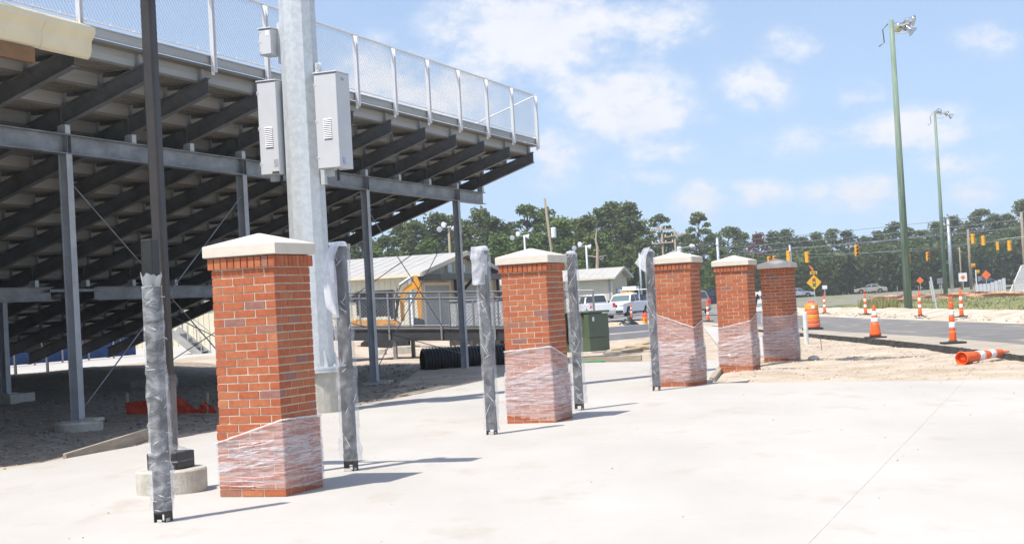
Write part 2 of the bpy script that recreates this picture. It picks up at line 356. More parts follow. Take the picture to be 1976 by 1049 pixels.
m_sigy = M('signal_yellow', (.75, .36, .015), .5, var=.08)
m_signy = M('sign_yellow', (.83, .45, .01), .45, var=.03)
m_signo = M('sign_orange', (.85, .17, .02), .45, var=.03)
m_signw = M('sign_white', (.78, .80, .82), .45, var=.03)
m_red = M('red_lens', (.65, .02, .015), .3, var=.05)
m_grn = M('green_lens', (.0, .32, .18), .3, var=.05)
m_dark = M('dark_plastic', (.02, .02, .022), .4, var=.1)
m_glass = M('vehicle_glass', (.03, .04, .045), .08, var=0, spec=.9)
m_glassg = M('tinted_glass', (.10, .15, .14), .1, var=0, spec=.9)
m_tyre = M('tyre', (.02, .02, .02), .85, var=.2)
m_rim = M('rim', (.5, .5, .52), .35, .7, var=.05)
m_pw = M('white_car_paint', (.78, .79, .80), .25, var=.02, spec=.7)
m_ps = M('silver_car_paint', (.42, .40, .37), .28, .5, var=.03)
m_pb = M('pale_blue_car_paint', (.42, .47, .54), .28, .4, var=.03)
m_pn = M('navy_car_paint', (.012, .018, .045), .18, .2, var=.05, spec=.9)
m_pt = M('champagne_car_paint', (.36, .30, .25), .3, .5, var=.03)
m_chrome = M('bright_metal', (.7, .7, .72), .2, .9, var=.03)
m_hydr = M('hydrant_yellow', (.80, .45, .02), .45, var=.08)
m_hydrr = M('hydrant_red', (.62, .05, .03), .45, var=.08)
m_blue = M('blue_wind_screen', (.016, .05, .14), .8, var=.2, scale=2)
m_bark = M('bark', (.14, .095, .065), .95, var=.3, scale=3)
m_barkp = M('pale_dead_wood', (.44, .34, .25), .9, var=.2, scale=3)
m_pine = leaf_mat('pine_needles', (.056, .09, .026), (.16, .205, .064))
m_pined = leaf_mat('dark_needles', (.058, .088, .028), (.155, .19, .062))
m_leafy = leaf_mat('broad_leaves', (.07, .12, .03), (.17, .235, .065))
m_redleaf = leaf_mat('rust_leaves', (.12, .045, .028), (.20, .085, .05))
m_grass = leaf_mat('grass_blades', (.11, .15, .035), (.36, .35, .16), .5)
m_rebar = M('rust', (.22, .09, .045), .9, var=.2)
m_tarpb = M('black_plastic', (.012, .012, .013), .35, var=.2)
m_strawp = M('paper_sack', (.46, .36, .24), .9, var=.2)
m_gplast = M('green_plastic', (.02, .30, .10), .4, var=.1)
m_stone = M('stones', (.22, .20, .18), .95, var=.35, scale=2)
m_lens = M('flood_lens', (.75, .76, .78), .2, .3, var=.02)
m_net = M('goal_net', (.72, .72, .72), .7, var=.05)

# ------------------------------------------------------------------ the setting
AS = Vector((-6.735, 24.206, 0))       # stand frame: local x = away from the field, local y = along the stand
RZS = R(-19.265)
P2 = Vector((0.944, -0.330, 0)); G2 = Vector((0.330, 0.944, 0))
def SW(e, y, z=0.0):                   # stand frame to world
    q = AS + P2 * e + G2 * y; return Vector((q.x, q.y, z))
RZP = R(-21.77)

def sheet(name, poly, z, mat, label=None):
    o = obj(name, MB().add([(x, y, z) for x, y in poly], [tuple(range(len(poly)))]), mat, fixn=False, kind='structure')
    if o.data.polygons[0].normal.z < 0: o.data.flip_normals()
    return o
obj('ground', MB().add([(-1800, -300, -.16), (1800, -300, -.16), (1800, 3200, -.16), (-1800, 3200, -.16)], [(0, 1, 2, 3)]), m_field, fixn=False, kind='structure')

def bumpy(name, x0, x1, y0, y1, nx, ny, zf, mat, kind='structure', keep=None, frame=None):
    mb = MB(); vs = []
    for j in range(ny + 1):
        for i in range(nx + 1):
            x = x0 + (x1 - x0) * i / nx; y = y0 + (y1 - y0) * j / ny
            q = frame(x, y) if frame else Vector((x, y, 0))
            vs.append((q.x, q.y, zf(x, y)))
    fs = []
    for j in range(ny):
        for i in range(nx):
            if keep:
                x = x0 + (x1 - x0) * (i + .5) / nx; y = y0 + (y1 - y0) * (j + .5) / ny
                if not keep(x, y): continue
            a = j * (nx + 1) + i; fs.append((a, a + 1, a + nx + 2, a + nx + 1))
    mb.add(vs, fs)
    return obj(name, mb, mat, smooth=True, fixn=False, kind=kind)
# plaza outline (world, convex pieces handled by clipping against half planes)
PLAZA = [(-16.2, -12.0), (26, -12.0), (26, 7.2), (7.23, 22.71), (3.12, 26.25), (-2.25, 26.25)]
STRIP = [(-2.25, 26.25), (3.12, 26.25), (3.95, 30.4), (4.95, 35.2), (3.0, 36.4), (0.95, 38.5), (.35, 35.0)]
# sandy building ground around and behind the plaza
def dirt_z(x, y):
    z = -.06 + .035 * fb(x * .55, y * .4, 1) + .018 * fb(x * 2.3, y * 1.9, 5) + .010 * fb(x * 6, y * 5, 9, 2)
    # sand heaped round the two far piers
    for (px, py, h, r) in ((4.5, 29.2, .07, 1.3), (5.9, 32.9, .06, 1.4), (3.9, 27.4, .03, 1.0), (9.0, 74, .25, 2.2), (7.0, 83, .35, 3.0), (11.5, 80, .12, 3)):
        d = math.hypot(x - px, y - py) / r
        z += h * max(0, 1 - d * d) ** 1.5 if d < 1 else 0
    return z
bumpy('sandy_lot', -2.5, 14.0, 17.0, 62.0, 130, 300, lambda x, y: dirt_z(x, y) - .10 * smooth01((x - 9.1) / .5), m_dirt)
bumpy('far_sandy_lot', -14.0, 14.0, 61.8, 112.0, 110, 110, lambda x, y: dirt_z(x, y) - .10 * smooth01((x - 8.6) / .8), m_dirt)
def grav_z(e, y):
    z = -.07 + .03 * fb(e * .7, y * .5, 2) + .018 * fb(e * 2.7, y * 2.3, 7) + .010 * fb(e * 7, y * 7, 3, 2)
    z -= .05 * smooth01((y - 8) / 8)
    z += .30 * smooth01((-6.5 - e) / 4.5) + .12 * smooth01((-1.0 - e) / 3)
    return z
bumpy('gravel_under_stand', -13.2, 2.75, -14.0, 20.6, 110, 240, grav_z, m_gravel, frame=lambda e, y: SW(e, y))
bumpy('rear_sandy_lot', -13.2, 2.75, 20.4, 44.0, 60, 90, lambda e, y: grav_z(e, y) + .01 - .05 * smooth01((20.9 - y) / .5), m_dirt, frame=lambda e, y: SW(e, y))
bumpy('dirt_strip', 2.55, 4.6, -14.0, 30.0, 24, 330, lambda e, y: grav_z(e, y) + .012 - .05 * smooth01((2.75 - e) / .2) + .02 * fb(e * 3, y * 3, 4), m_dirt, frame=lambda e, y: SW(e, y))
# light apron on the field side of the stand
obj('track_apron', MB().add([SW(-60, -20, .30), SW(-13.15, -20, .30), SW(-13.15, 60, .30), SW(-60, 60, .30), SW(-13.15, -20, -.2), SW(-13.15, 60, -.2)], [(0, 1, 2, 3), (1, 4, 5, 2)]), m_concrete, fixn=False, kind='structure')

# concrete slabs of the plaza, cut by narrow joints; each slab a piece
def clip(poly, a, b, c):               # keep a*x+b*y<=c
    out = []
    for i in range(len(poly)):
        p, q = poly[i], poly[(i + 1) % len(poly)]
        dp, dq = a * p[0] + b * p[1] - c, a * q[0] + b * q[1] - c
        if dp <= 0: out.append(p)
        if dp * dq < 0:
            t = dp / (dp - dq); out.append((p[0] + t * (q[0] - p[0]), p[1] + t * (q[1] - p[1])))
    return out
plaza = empty('plaza_paving', (0, 0, 0)); plaza['kind'] = 'structure'
def slab_piece(poly):
    n = len(poly); A2 = sum(poly[i][0] * poly[(i + 1) % n][1] - poly[(i + 1) % n][0] * poly[i][1] for i in range(n))
    if abs(A2) < .04: return
    if A2 < 0: poly = poly[::-1]
    cx = sum(p[0] for p in poly) / n; cy = sum(p[1] for p in poly) / n
    def inset(d):
        r = []
        for i in range(n):
            p, a, b = Vector(poly[i]), Vector(poly[i - 1]), Vector(poly[(i + 1) % n])
            u = (p - a).normalized(); v = (b - p).normalized(); nu = Vector((-u.y, u.x)); nv = Vector((-v.y, v.x)); m = (nu + nv)
            m = m.normalized() * (d / max(.3, m.normalized().dot(nu))) if m.length > 1e-6 else nu * d
            r.append((p.x + m.x, p.y + m.y))
        return r
    a = inset(.0015); b = inset(.004)
    vs = [(x, y, -.12) for x, y in a] + [(x, y, -.006) for x, y in a] + [(x, y, 0) for x, y in b]
    fs = [tuple(2 * n + i for i in range(n))]
    for k in (0, 1):
        fs += [(k * n + i, k * n + (i + 1) % n, (k + 1) * n + (i + 1) % n, (k + 1) * n + i) for i in range(n)]
    obj('slab', MB().add(vs, fs), m_concrete, plaza, fixn=False)
# joints: lines along the stand at e offsets and across at y offsets (stand frame)
JE = [3.4, 12.85, 16.8, 20.6, 24.4, 28.2, 32, 36]
JY = [-46, -40, -34, -28, -22.2, -16.3, -10.4, -4.6, 1.2, 7.0, 12.8, 18.6]
for base in (PLAZA, STRIP):
    for i in range(len(JE) - 1):
        for j in range(len(JY) - 1):
            q = base
            o0 = AS.x * P2.x + AS.y * P2.y; g0 = AS.x * G2.x + AS.y * G2.y
            lo = JE[i] if i > 0 else 1.0
            for (v, sgn, c) in ((P2, 1, o0 + JE[i + 1]), (P2, -1, -(o0 + lo)), (G2, 1, g0 + JY[j + 1]), (G2, -1, -(g0 + JY[j]))):
                q = clip(q, sgn * v.x, sgn * v.y, c)
                if len(q) < 3: break
            if len(q) >= 3: slab_piece(q)
sheet('joint_filler', [(p[0], p[1]) for p in PLAZA], -.0025, m_concrete2)
# walk beyond the piers, and pale slabs on the building site
obj('far_walk', MB().prism([(4.9, 37.0), (6.0, 36.0), (11.0, 76.0), (9.0, 76.5)], 'z', -.15, -.005), m_concrete, kind='structure')
obj('site_slab', MB().prism([(3.3, 84), (6.4, 82), (7.6, 92), (4.2, 94)], 'z', -.2, .06), m_concrete, kind='structure')
# roads
ROAD_L = [(9.05, 18), (9.35, 28.8), (9.62, 35), (9.72, 42), (9.45, 52), (9.0, 75), (8.3, 105), (6.5, 135), (4.5, 160)]
ROAD_R = [(16.0, 18), (15.9, 40), (15.7, 60), (15.6, 82), (16.2, 100), (22, 118), (24.0, 121)]
sheet('road', ROAD_L + [(20, 180)] + ROAD_R[::-1], .0, m_asphalt)
sheet('dusty_road_edge', ROAD_L[:7] + [(9.4, 105), (10.0, 75), (10.6, 52), (11.1, 42), (11.0, 35), (10.6, 28.8), (10.3, 18)], .004, m_dust_road)
mbk = MB(); vs = []                      # broken asphalt lip along the near edge
pts = []
for i in range(len(ROAD_L) - 3):
    a, b = Vector(ROAD_L[i]), Vector(ROAD_L[i + 1]); n = int((b - a).length / .12)
    for k in range(n): pts.append(a.lerp(b, k / n))
for k, p in enumerate(pts):
    j = .05 * mnoise.noise((k * .35, 1, 0)) + .03 * mnoise.noise((k * 1.1, 4, 0)); h = .02 * mnoise.noise((k * .5, 7, 0))
    vs += [(p.x + .03 + 1.2 * j, p.y, .010), (p.x - .01 + 2.6 * j, p.y, .014 + h * .5), (p.x - .03 + j * 3.2, p.y, -.035 + h * 1.6), (p.x - .07 + j * 4, p.y, -.15)]
for k in range(len(pts) - 1):
    for c in range(3): a = k * 4 + c; mbk.f.append((a, a + 1, a + 5, a + 4))
mbk.v = vs
obj('asphalt_lip', mbk, m_asphalt_edge, kind='structure')
bumpy('sand_verge', 15.45, 24.0, 18.0, 118.0, 40, 240, lambda x, y: -.03 + .42 * math.exp(-((x - 19.2 - .5 * mnoise.noise((y * .2, 0, 3))) / 1.5) ** 2) * (.55 + .35 * mnoise.noise((y * .25, 3, 0))) + .05 * fb(x * 1.2, y * .9, 3), m_subsoil)
def grass_z(x, y): return .03 + .10 * fb(x * .15, y * .12, 6) + .04 * fb(x * .9, y * .8, 2)
bumpy('grass_verge', 19.6, 95.0, 18.0, 260.0, 90, 200, lambda x, y: grass_z(x, y) - .25 * (1 - smooth01((x - 19.6) / 1.6)), m_grassg, keep=lambda x, y: x < 24 + max(0, (y - 112)) * .405 or y < 112)
MAIN_N = [(-90, 92), (5, 104), (14.5, 108), (25.5, 119), (51.5, 182), (78, 245), (140, 380)]
MAIN_F = [(-90, 150), (0, 185), (32, 232), (52, 256), (76, 282), (150, 440)]
sheet('main_road', MAIN_N + MAIN_F[::-1], .05, M('main_asphalt', (.17, .165, .16), .85, scale=.3, col2=(.25, .245, .235), bump=.2, bscale=30))
sheet('far_grass_verge', MAIN_F + [(152, 460), (70, 300), (45, 275), (20, 245), (-5, 205), (-90, 175)], .03, m_grassg)
sheet('parking_grass', [(-6, 118), (6.5, 112), (8.2, 118), (5.0, 150), (16, 175), (12, 210), (-20, 180)], .02, m_grassg)

# ------------------------------------------------------------------ brick piers
PW, CH = 0.60, 0.0675                    # shaft width, course height
BL, BD, BH = 0.1933, 0.092, 0.0575
brick_str = MB().cbox(-BL / 2, BL / 2, 0, BD, 0, BH, .0022).mesh('brick'); brick_str.materials.append(m_brick)
brick_row = MB().cbox(-.0285, .0285, 0, .15, 0, .092, .0022).mesh('rowlock'); brick_row.materials.append(m_brick)
def brick_courses():
    """yield (face, centre along the face, z, half width, length scale); faces 0 front(-y) 1 right(+x) 2 back 3 left"""
    for c in range(28):
        hw = .316 if c < 9 else .30
        s = (2 * hw - .02) / 3 / BL
        for face in range(4):
            full = (face % 2 == 0) == (c % 2 == 0)
            if full: cs = [(-1) * (BL * s + .01), 0, (BL * s + .01)]
            else:
                span = 2 * hw - 2 * BD - .02; s2 = (span - .01) / 2 / BL; cs = [-(BL * s2 + .01) / 2, (BL * s2 + .01) / 2]
            for t in cs: yield face, t, c * CH + .005, hw, (s if full else s2)
def film_wall(zt, zb, seed):
    """stretch film round a pier; zt/zb heights at the corners left-front, right-front, right-back, left-back"""
    rnd = random.Random(seed); mb = MB(); NX, NZ = 34, 40; vs = []
    cor = [(-1, -1), (1, -1), (1, 1), (-1, 1)]
    tot = 4 * NX
    for i in range(tot):
        f, t = divmod(i, NX); t /= NX
        a, b = cor[f], cor[(f + 1) % 4]; u = (a[0] + (b[0] - a[0]) * t, a[1] + (b[1] - a[1]) * t)
        nrm = ((0, -1), (1, 0), (0, 1), (-1, 0))[f]
        top = zt[f] + (zt[(f + 1) % 4] - zt[f]) * t + .016 * mnoise.noise((i * .35, seed, 0)) + .008 * mnoise.noise((i * 1.3, seed, 3)); bot = zb[f] + (zb[(f + 1) % 4] - zb[f]) * t + .015 * mnoise.noise((i * .3, seed, 5))
        for j in range(NZ + 1):
            z = bot + (top - bot) * j / NZ
            hw = .320 - .015 * smooth01((z - .60) / .10) + .004
            s = i / NX * .62; edge = min(t, 1 - t) * 2
            rid = 1 - abs(mnoise.noise((s * 2.2 + z * 1.6, z * 14 - s * 3.0, seed))) * 2.2
            rid2 = 1 - abs(mnoise.noise((s * 5 - z * 3, z * 32 + s * 4, seed + 9))) * 2.2
            d = (max(0, rid) ** 3 * .014 + max(0, rid2) ** 2 * .005 + .004 * mnoise.noise((s * 12, z * 12, seed))) * (.25 + .75 * min(1, edge * 2.5))
            vs.append((u[0] * hw + nrm[0] * d, u[1] * hw + nrm[1] * d, z))
    fs = []
    for i in range(tot):
        for j in range(NZ):
            a = i * (NZ + 1) + j; b = ((i + 1) % tot) * (NZ + 1) + j; fs.append((a, b, b + 1, a + 1))
    mb.add(vs, fs); return mb
cap_hw = .349
def cap_mesh():
    mb = MB(); z0, z1, z2 = 1.998, 2.094, 2.194; c = .006
    rings = [(cap_hw - c, z0), (cap_hw, z0 + c), (cap_hw, z1 - c), (cap_hw - c * .6, z1), (.012, z2)]
    vs = [(sx * r, sy * r, z) for r, z in rings for sx, sy in ((-1, -1), (1, -1), (1, 1), (-1, 1))]
    fs = [(3, 2, 1, 0), (16, 17, 18, 19)] + [(k * 4 + i, k * 4 + (i + 1) % 4, k * 4 + 4 + (i + 1) % 4, k * 4 + 4 + i) for k in range(4) for i in range(4)]
    return mb.add(vs, fs)
cap_me = cap_mesh().mesh('cap'); cap_me.materials.append(m_cap)
core_me = MB().box(-.295, .295, -.295, .295, 0, 1.995).box(-.311, .311, -.311, .311, -.12, 9 * CH - .004).mesh('mortar_core'); core_me.materials.append(m_mortar)
def pier(x, y, z0, zt, zb, label, seed):
    t = empty('brick_pier', (x, y, z0), RZP, label, 'brick pier', 'row of brick piers on the plaza')
    obj('mortar_core', core_me, None, t)
    obj('cap', cap_me, None, t)
    rest = MB(); rnd = random.Random(seed)
    for face, c, z, hw, s in brick_courses():
        ang = (0, R(90), R(180), R(270))[face]; ca, sa = math.cos(ang), math.sin(ang)
        jit = rnd.uniform(-.0018, .0018)
        loc = (c * ca + (hw + jit) * sa, c * sa - (hw + jit) * ca, z)
        if face < 2:
            o = obj('brick', brick_str, None, t, loc, ang); o.scale = (s, 1, 1)
        else:
            b = MB().box(-BL / 2 * s, BL / 2 * s, 0, BD, 0, BH)
            rest.add([(loc[0] + v[0] * ca - v[1] * sa, loc[1] + v[0] * sa + v[1] * ca, loc[2] + v[2]) for v in b.v], b.f)
    for face in range(4):
        ang = (0, R(90), R(180), R(270))[face]; ca, sa = math.cos(ang), math.sin(ang)
        n = 10 if face % 2 == 0 else 9
        for k in range(n):
            c = (-.325 + .0325 + k * .065) if face % 2 == 0 else (-.26 + k * .065)
            hw = .3255 + rnd.uniform(-.001, .001)
            loc = (c * ca + hw * sa, c * sa - hw * ca, 1.897)
            if face < 2: obj('brick', brick_row, None, t, loc, ang)
            else:
                b = MB().box(-.0285, .0285, 0, .15, 0, .092)
                rest.add([(loc[0] + v[0] * ca - v[1] * sa, loc[1] + v[0] * sa + v[1] * ca, loc[2] + v[2]) for v in b.v], b.f)
    obj('brick_rest', rest, m_brick_i, t, kind='stuff')
    obj('stretch_film', film_wall(zt, zb, seed), m_filmw, t, smooth=True, fixn=False)
    ov = film_wall([z * q for z, q in zip(zt, (.62, .80, .70, .6))], [z + q for z, q in zip(zb, (.12, .22, .10, .1))], seed + 40)
    ov.v = [(x * 1.012, y * 1.012, z) for x, y, z in ov.v]
    obj('film_overlap', ov, m_filmw, t, smooth=True, fixn=False)
    def on_face(f, s, z):                # point just outside face f (0 front, 1 right), s 0..1 along it
        hw = .327 - .015 * smooth01((z - .60) / .10); q = -hw + 2 * hw * s
        return (q, -hw - .006, z) if f == 0 else (hw + .006, q, z)
    for f in (0, 1):                     # gathered hem and rolled folds of the film
        n = 14
        obj('film_fold', MB().tube([on_face(f, k / n, zt[f] + (zt[f + 1] - zt[f]) * k / n - .006 + .006 * mnoise.noise((k * .6, seed, f))) for k in range(n + 1)], [.006 + .004 * abs(mnoise.noise((k * .8, seed, 2))) for k in range(n + 1)], 5), m_filmf, t)
        for q in range(11):              # creases run with the wrapping direction, fanning from the lower corner
            u0 = (q + rnd.uniform(.1, .9)) / 11; u1 = u0 * rnd.uniform(.75, .95) + rnd.uniform(-.05, .12)
            s0, s1 = rnd.uniform(0, .35), rnd.uniform(.6, 1.0); bow = rnd.uniform(-.015, .01)
            za = zb[f] + (zt[f] - zb[f]) * u0; zc = zb[f + 1] + (zt[f + 1] - zb[f + 1]) * max(.03, min(.97, u1))
            obj('film_fold', MB().tube([on_face(f, s0 + (s1 - s0) * k / n, za + (zc - za) * (s0 + (s1 - s0) * k / n) + bow * math.sin(math.pi * k / n) + .005 * mnoise.noise((k * .7, q, seed))) for k in range(n + 1)], [.0006 + (.0012 + .0045 * max(0, mnoise.noise((k * .55, q, seed)))) * math.sin(math.pi * (k + .3) / (n + .6)) for k in range(n + 1)], 4, cap=False), m_filmf, t)
    return t
pier(-2.13, 13.46, 0, (.455, .64, .625, .5), (.09, .075, .02, .05), 'nearest and largest brick pier, film wrapped low round its base', 1)
pier(.25, 19.89, -.03, (.93, .97, .80, .85), (.13, .05, .09, .08), 'second brick pier, between two wrapped posts on the concrete', 2)
pier(2.71, 26.04, 0.0, (1.19, .95, 1.07, 1.1), (.075, .085, .09, .1), 'third brick pier at the concrete edge, beside the post with a pointed flap', 3)
pier(4.17, 29.71, -.03, (.85, .97, 1.12, 1.0), (.17, .13, .17, .15), 'fourth brick pier standing in sand, between two other piers', 4)
pier(5.56, 33.23, -.07, (.99, 1.0, 1.12, 1.0), (.16, .10, .04, .08), 'farthest and smallest brick pier, nearest the orange barrel', 5)

# ------------------------------------------------------------------ wrapped steel posts
def film_tube(z0, z1, r, crumple, seed, cxf=None, n=32, rings=150):
    mb = MB(); vs = []
    for i in range(rings + 1):
        t = i / rings; z = z0 + (z1 - z0) * t
        cx, cy = cxf(t) if cxf else (0, 0)
        for j in range(n):
            a = 2 * math.pi * j / n
            sq = 1 / max(abs(math.cos(a)), abs(math.sin(a))) ; rr = r * (0.55 + .45 * min(sq, 1.3))
            cr = crumple(t) if callable(crumple) else crumple
            w = 1 - abs(mnoise.noise((math.cos(a) * .9 + z * .8, math.sin(a) * .9, z * 6 + seed))) * 2.4
            w2 = mnoise.noise((math.cos(a) * 1.4, math.sin(a) * 1.4 + z * 2, z * 15 + seed))
            rr += cr * (max(0, w) ** 2 * 1.1 + .45 * w2) + .010 * mnoise.noise((math.cos(a), math.sin(a), z * 2.2 + seed)) + .007 * mnoise.noise((math.cos(a) * 3.2, math.sin(a) * 3.2, z * 1.1 + seed * 2))
            rr = max(rr, .0)
            px, py = rr * math.cos(a), rr * math.sin(a)
            mm = max(abs(px), abs(py))
            if mm < .0535: px, py = px * .0535 / max(mm, 1e-5), py * .0535 / max(mm, 1e-5)
            vs.append((cx + px, cy + py, z + .02 * cr / .02 * mnoise.noise((a, z * 3, seed + 3)) * .4))
    fs = [(i * n + j, i * n + (j + 1) % n, (i + 1) * n + (j + 1) % n, (i + 1) * n + j) for i in range(rings) for j in range(n)]
    return mb.add(vs, fs)
def cloth(rows, seed, amp=.012, n=14):
    """a hanging flap of film through rows of (left point, right point), doubled with a little thickness"""
    mb = MB(); vs = []
    m = len(rows); S = 6
    pts = []
    for i in range(m - 1):
        for k in range(S): pts.append(tuple(Vector(a).lerp(Vector(b), k / S) for a, b in zip(rows[i], rows[i + 1])))
    pts.append((Vector(rows[-1][0]), Vector(rows[-1][1])))
    for side in (0, 1):
        for i, (a, b) in enumerate(pts):
            for j in range(n + 1):
                p = a.lerp(b, j / n); d = amp * mnoise.noise((j * .45, i * .22, seed)) + (.008 if side else -.008) * math.sin(math.pi * j / n)
                vs.append((p.x + d * .3, p.y + d, p.z))
    fs = []; off = len(pts) * (n + 1)
    for side in (0, 1):
        for i in range(len(pts) - 1):
            for j in range(n):
                q = side * off + i * (n + 1) + j; fs.append((q, q + 1, q + n + 2, q + n + 1))
    return mb.add(vs, fs)
post_mb = MB().cbox(-.05, .05, -.05, .05, .0, 2.11, .008)
def post(x, y, label, film_rng, crumple, seed, r=.062, cxf=None, h=2.11, lean=0.0, fm=None):
    t = empty('steel_post', (x, y, 0), RZP, label, 'steel post', 'film wrapped black posts between the piers')
    mb = MB().box(-.05, -.042, -.05, .05, 0, .16).box(.042, .05, -.05, .05, 0, .16).box(-.042, .042, -.05, .05, .06, .16).cbox(-.05, .05, -.05, .05, .15, h, .007)
    obj('shaft', mb, m_black, t)
    obj('foot_residue', MB().box(-.05 + .03 * (seed % 2), .02 + .01 * (seed % 3), -.053, -.0505, .004, .022 + .006 * (seed % 3)).box(.0505, .053, -.04, .01, .006, .03), m_concrete2, t)
    obj('plastic_film', film_tube(film_rng[0], film_rng[1], r, crumple, seed, cxf), fm or m_filmp, t, smooth=True, fixn=False)
    rr = random.Random(seed * 3); z0, z1 = film_rng; q1 = r * .93
    for q in range(22):                  # film creases as whitish strands, their paleness drawn in as bright glints
        z = z0 + (z1 - z0) * rr.random() ** (1.5 if fm else 1.0); L_ = rr.uniform(.03, .10); sl = rr.uniform(-.7, .7) if fm else rr.choice((-1, 1)) * rr.uniform(.3, 2.2); n = 7; x0 = rr.uniform(-.8, .4) * r
        f = rr.random() < .7; pts = []
        for k in range(n + 1):
            u = max(-.95 * r, min(.95 * r, x0 + L_ * k / n)); zz = z + L_ * sl * k / n + .006 * mnoise.noise((k * .8, q, seed)); d = q1 + .004 + .003 * mnoise.noise((k, q, 2))
            pts.append((u, -d, zz) if f else (d, u, zz))
        obj('film_crease_glint', MB().tube(pts, [.0006 + .0026 * math.sin(math.pi * (k + .3) / (n + .6)) for k in range(n + 1)], 4, cap=False), m_filmf, t)
    if lean: t.rotation_euler = (0, lean, RZP)
    return t
p1 = post(-2.70, 11.86, 'nearest black post, its film slipped down leaving a bare top', (.08, 1.76), lambda t: .026 * (1.15 - t) if t < .62 else .006, 21, r=.068,
          fm=m_filmc)
rim = MB(); vs = []; n = 26                # torn open rim at the top of the slipped film
for i in range(5):
    for j in range(n):
        a = 2 * math.pi * j / n; rr = .064 + .016 * i / 4 + .006 * mnoise.noise((j * .7, i, 3)); vs.append((rr * math.cos(a), rr * math.sin(a), 1.755 + .022 * i + (.045 * mnoise.noise((math.cos(a) * 2, math.sin(a) * 2, 2)) + .02 * mnoise.noise((j * .9, 2, 1))) * i / 4))
for i in range(4):
    for j in range(n): rim.f.append((i * n + j, i * n + (j + 1) % n, (i + 1) * n + (j + 1) % n, (i + 1) * n + j))
rim.v = vs
obj('torn_rim', rim, m_filmd, p1, smooth=True, fixn=False)
p2_ = post(-1.61, 14.92, 'black post right of the nearest pier, with a long film flap hanging on its left', (.10, 2.13), lambda t: .012 if t > .1 else .03, 22, r=.084)
obj('film_flap', cloth([((-.06, -.07, 2.15), (.05, -.075, 2.15)), ((-.13, -.085, 1.95), (-.01, -.09, 2.0)), ((-.15, -.08, 1.7), (.0, -.09, 1.72)), ((-.13, -.075, 1.53), (.0, -.08, 1.50)), ((-.02, -.075, 1.44), (.0, -.078, 1.44))], 3), m_filmd, p2_, smooth=True, fixn=False)
p3_ = post(-.33, 18.22, 'black post left of the second pier, with film bunched in a bag at its top', (.05, 2.13), lambda t: .008 if t > .05 else .025, 23, r=.077)
obj('film_bag', film_tube(1.72, 2.16, .072, lambda t: .018, 31, lambda t: (-.035, -.02), rings=26), m_filmd, p3_, smooth=True, fixn=False)
p4_ = post(.81, 21.47, 'black post right of the second pier, evenly wrapped up to its closed top', (.09, 2.13), lambda t: .010 if t > .12 else .026, 24, r=.084)
p5_ = post(2.17, 24.95, 'black post left of the third pier, with a pointed film flap at its top', (.07, 2.20), lambda t: .006 if t > .3 else .018, 25, r=.073, h=2.20)
obj('film_flap', cloth([((-.06, -.07, 2.24), (.05, -.07, 2.26)), ((-.15, -.08, 2.10), (-.02, -.08, 2.12)), ((-.22, -.08, 2.02), (-.04, -.075, 2.0)), ((-.10, -.075, 1.90), (-.04, -.07, 1.86))], 6), m_filmd, p5_, smooth=True, fixn=False)
for pp, h in ((p2_, 2.13), (p4_, 2.13), (p5_, 2.2), (p3_, 2.14)):
    obj('film_top', MB().lathe([(.070, h - .02), (.066, h + .010), (.05, h + .022), (.01, h + .026)], 14), m_filmd, pp, smooth=True)

# ------------------------------------------------------------------ grandstand
S6 = 1.829
m_galvc = M('column_steel', (.36, .375, .39), .6, .1, scale=3, col2=(.47, .485, .50), det=7)
stand = empty('grandstand', AS, RZS, 'galvanised steel and aluminium grandstand seen from below its rear', 'grandstand')
def RB(e): return 4.593 + .3444 * e      # underside of a raker
KMIN, KMAX = -4, 10
E_END = -11.6
rk = MB()
def slant_i(mb, e0, e1):
    # I section following the slope, ends cut plumb
    for (z0, z1, hw) in ((0, .014, .075), (.014, .266, .0045), (.266, .28, .075)):
        vs = [(e, y, RB(e) + z) for e in (e0, e1) for (y, z) in ((-hw, z0), (hw, z0), (hw, z1), (-hw, z1))]
        mb.add(vs, [(0, 1, 2, 3), (7, 6, 5, 4), (0, 4, 5, 1), (1, 5, 6, 2), (2, 6, 7, 3), (3, 7, 4, 0)])
slant_i(rk, 1.5, E_END)
for e in (0.0, -6.0):                    # web stiffeners over the beams
    rk.box(e - .008, e + .008, -.072, .072, RB(e) + .016, RB(e) + .264)
raker_me = rk.mesh('raker', fixn=True); raker_me.materials.append(m_raker)
ROWS = 20; TP = .66
def row_e(n): return 1.35 - TP * n
def row_z(n): return RB(row_e(n)) + .28 + .20
sb = MB()                                # stanchion with its horizontal angle, local to the stanchion foot
sb.box(-.04, .04, -.010, -.002, 0, .20).box(.032, .04, -.002, .07, 0, .20)
st_me = sb.mesh('stanchion', fixn=True); st_me.materials.append(m_galvc)
ab = MB().box(-.02, TP - .03, .016, .022, .135, .196).box(-.02, TP - .03, .022, .075, .19, .196)
an_me = ab.mesh('tread_angle', fixn=True); an_me.materials.append(m_raker)
clip_me = MB().box(-.07, .07, -.065, .065, -.14, -.002).mesh('clip', fixn=True); clip_me.materials.append(m_galv)
for k in range(KMIN, KMAX + 1):
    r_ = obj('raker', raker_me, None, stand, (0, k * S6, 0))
    for n in range(ROWS):
        e = row_e(n); z = RB(e) + .28
        obj('stanchion', st_me, None, r_, (e, 0, z))
        if n: obj('tread_angle', an_me, None, r_, (e, 0, z))
    obj('bearing_plate', clip_me, None, r_, (0, 0, RB(0)))
    obj('bearing_plate', clip_me, None, r_, (-6.0, 0, RB(-6.0)))
Y0, Y1 = KMIN * S6 - .4, KMAX * S6 + .25
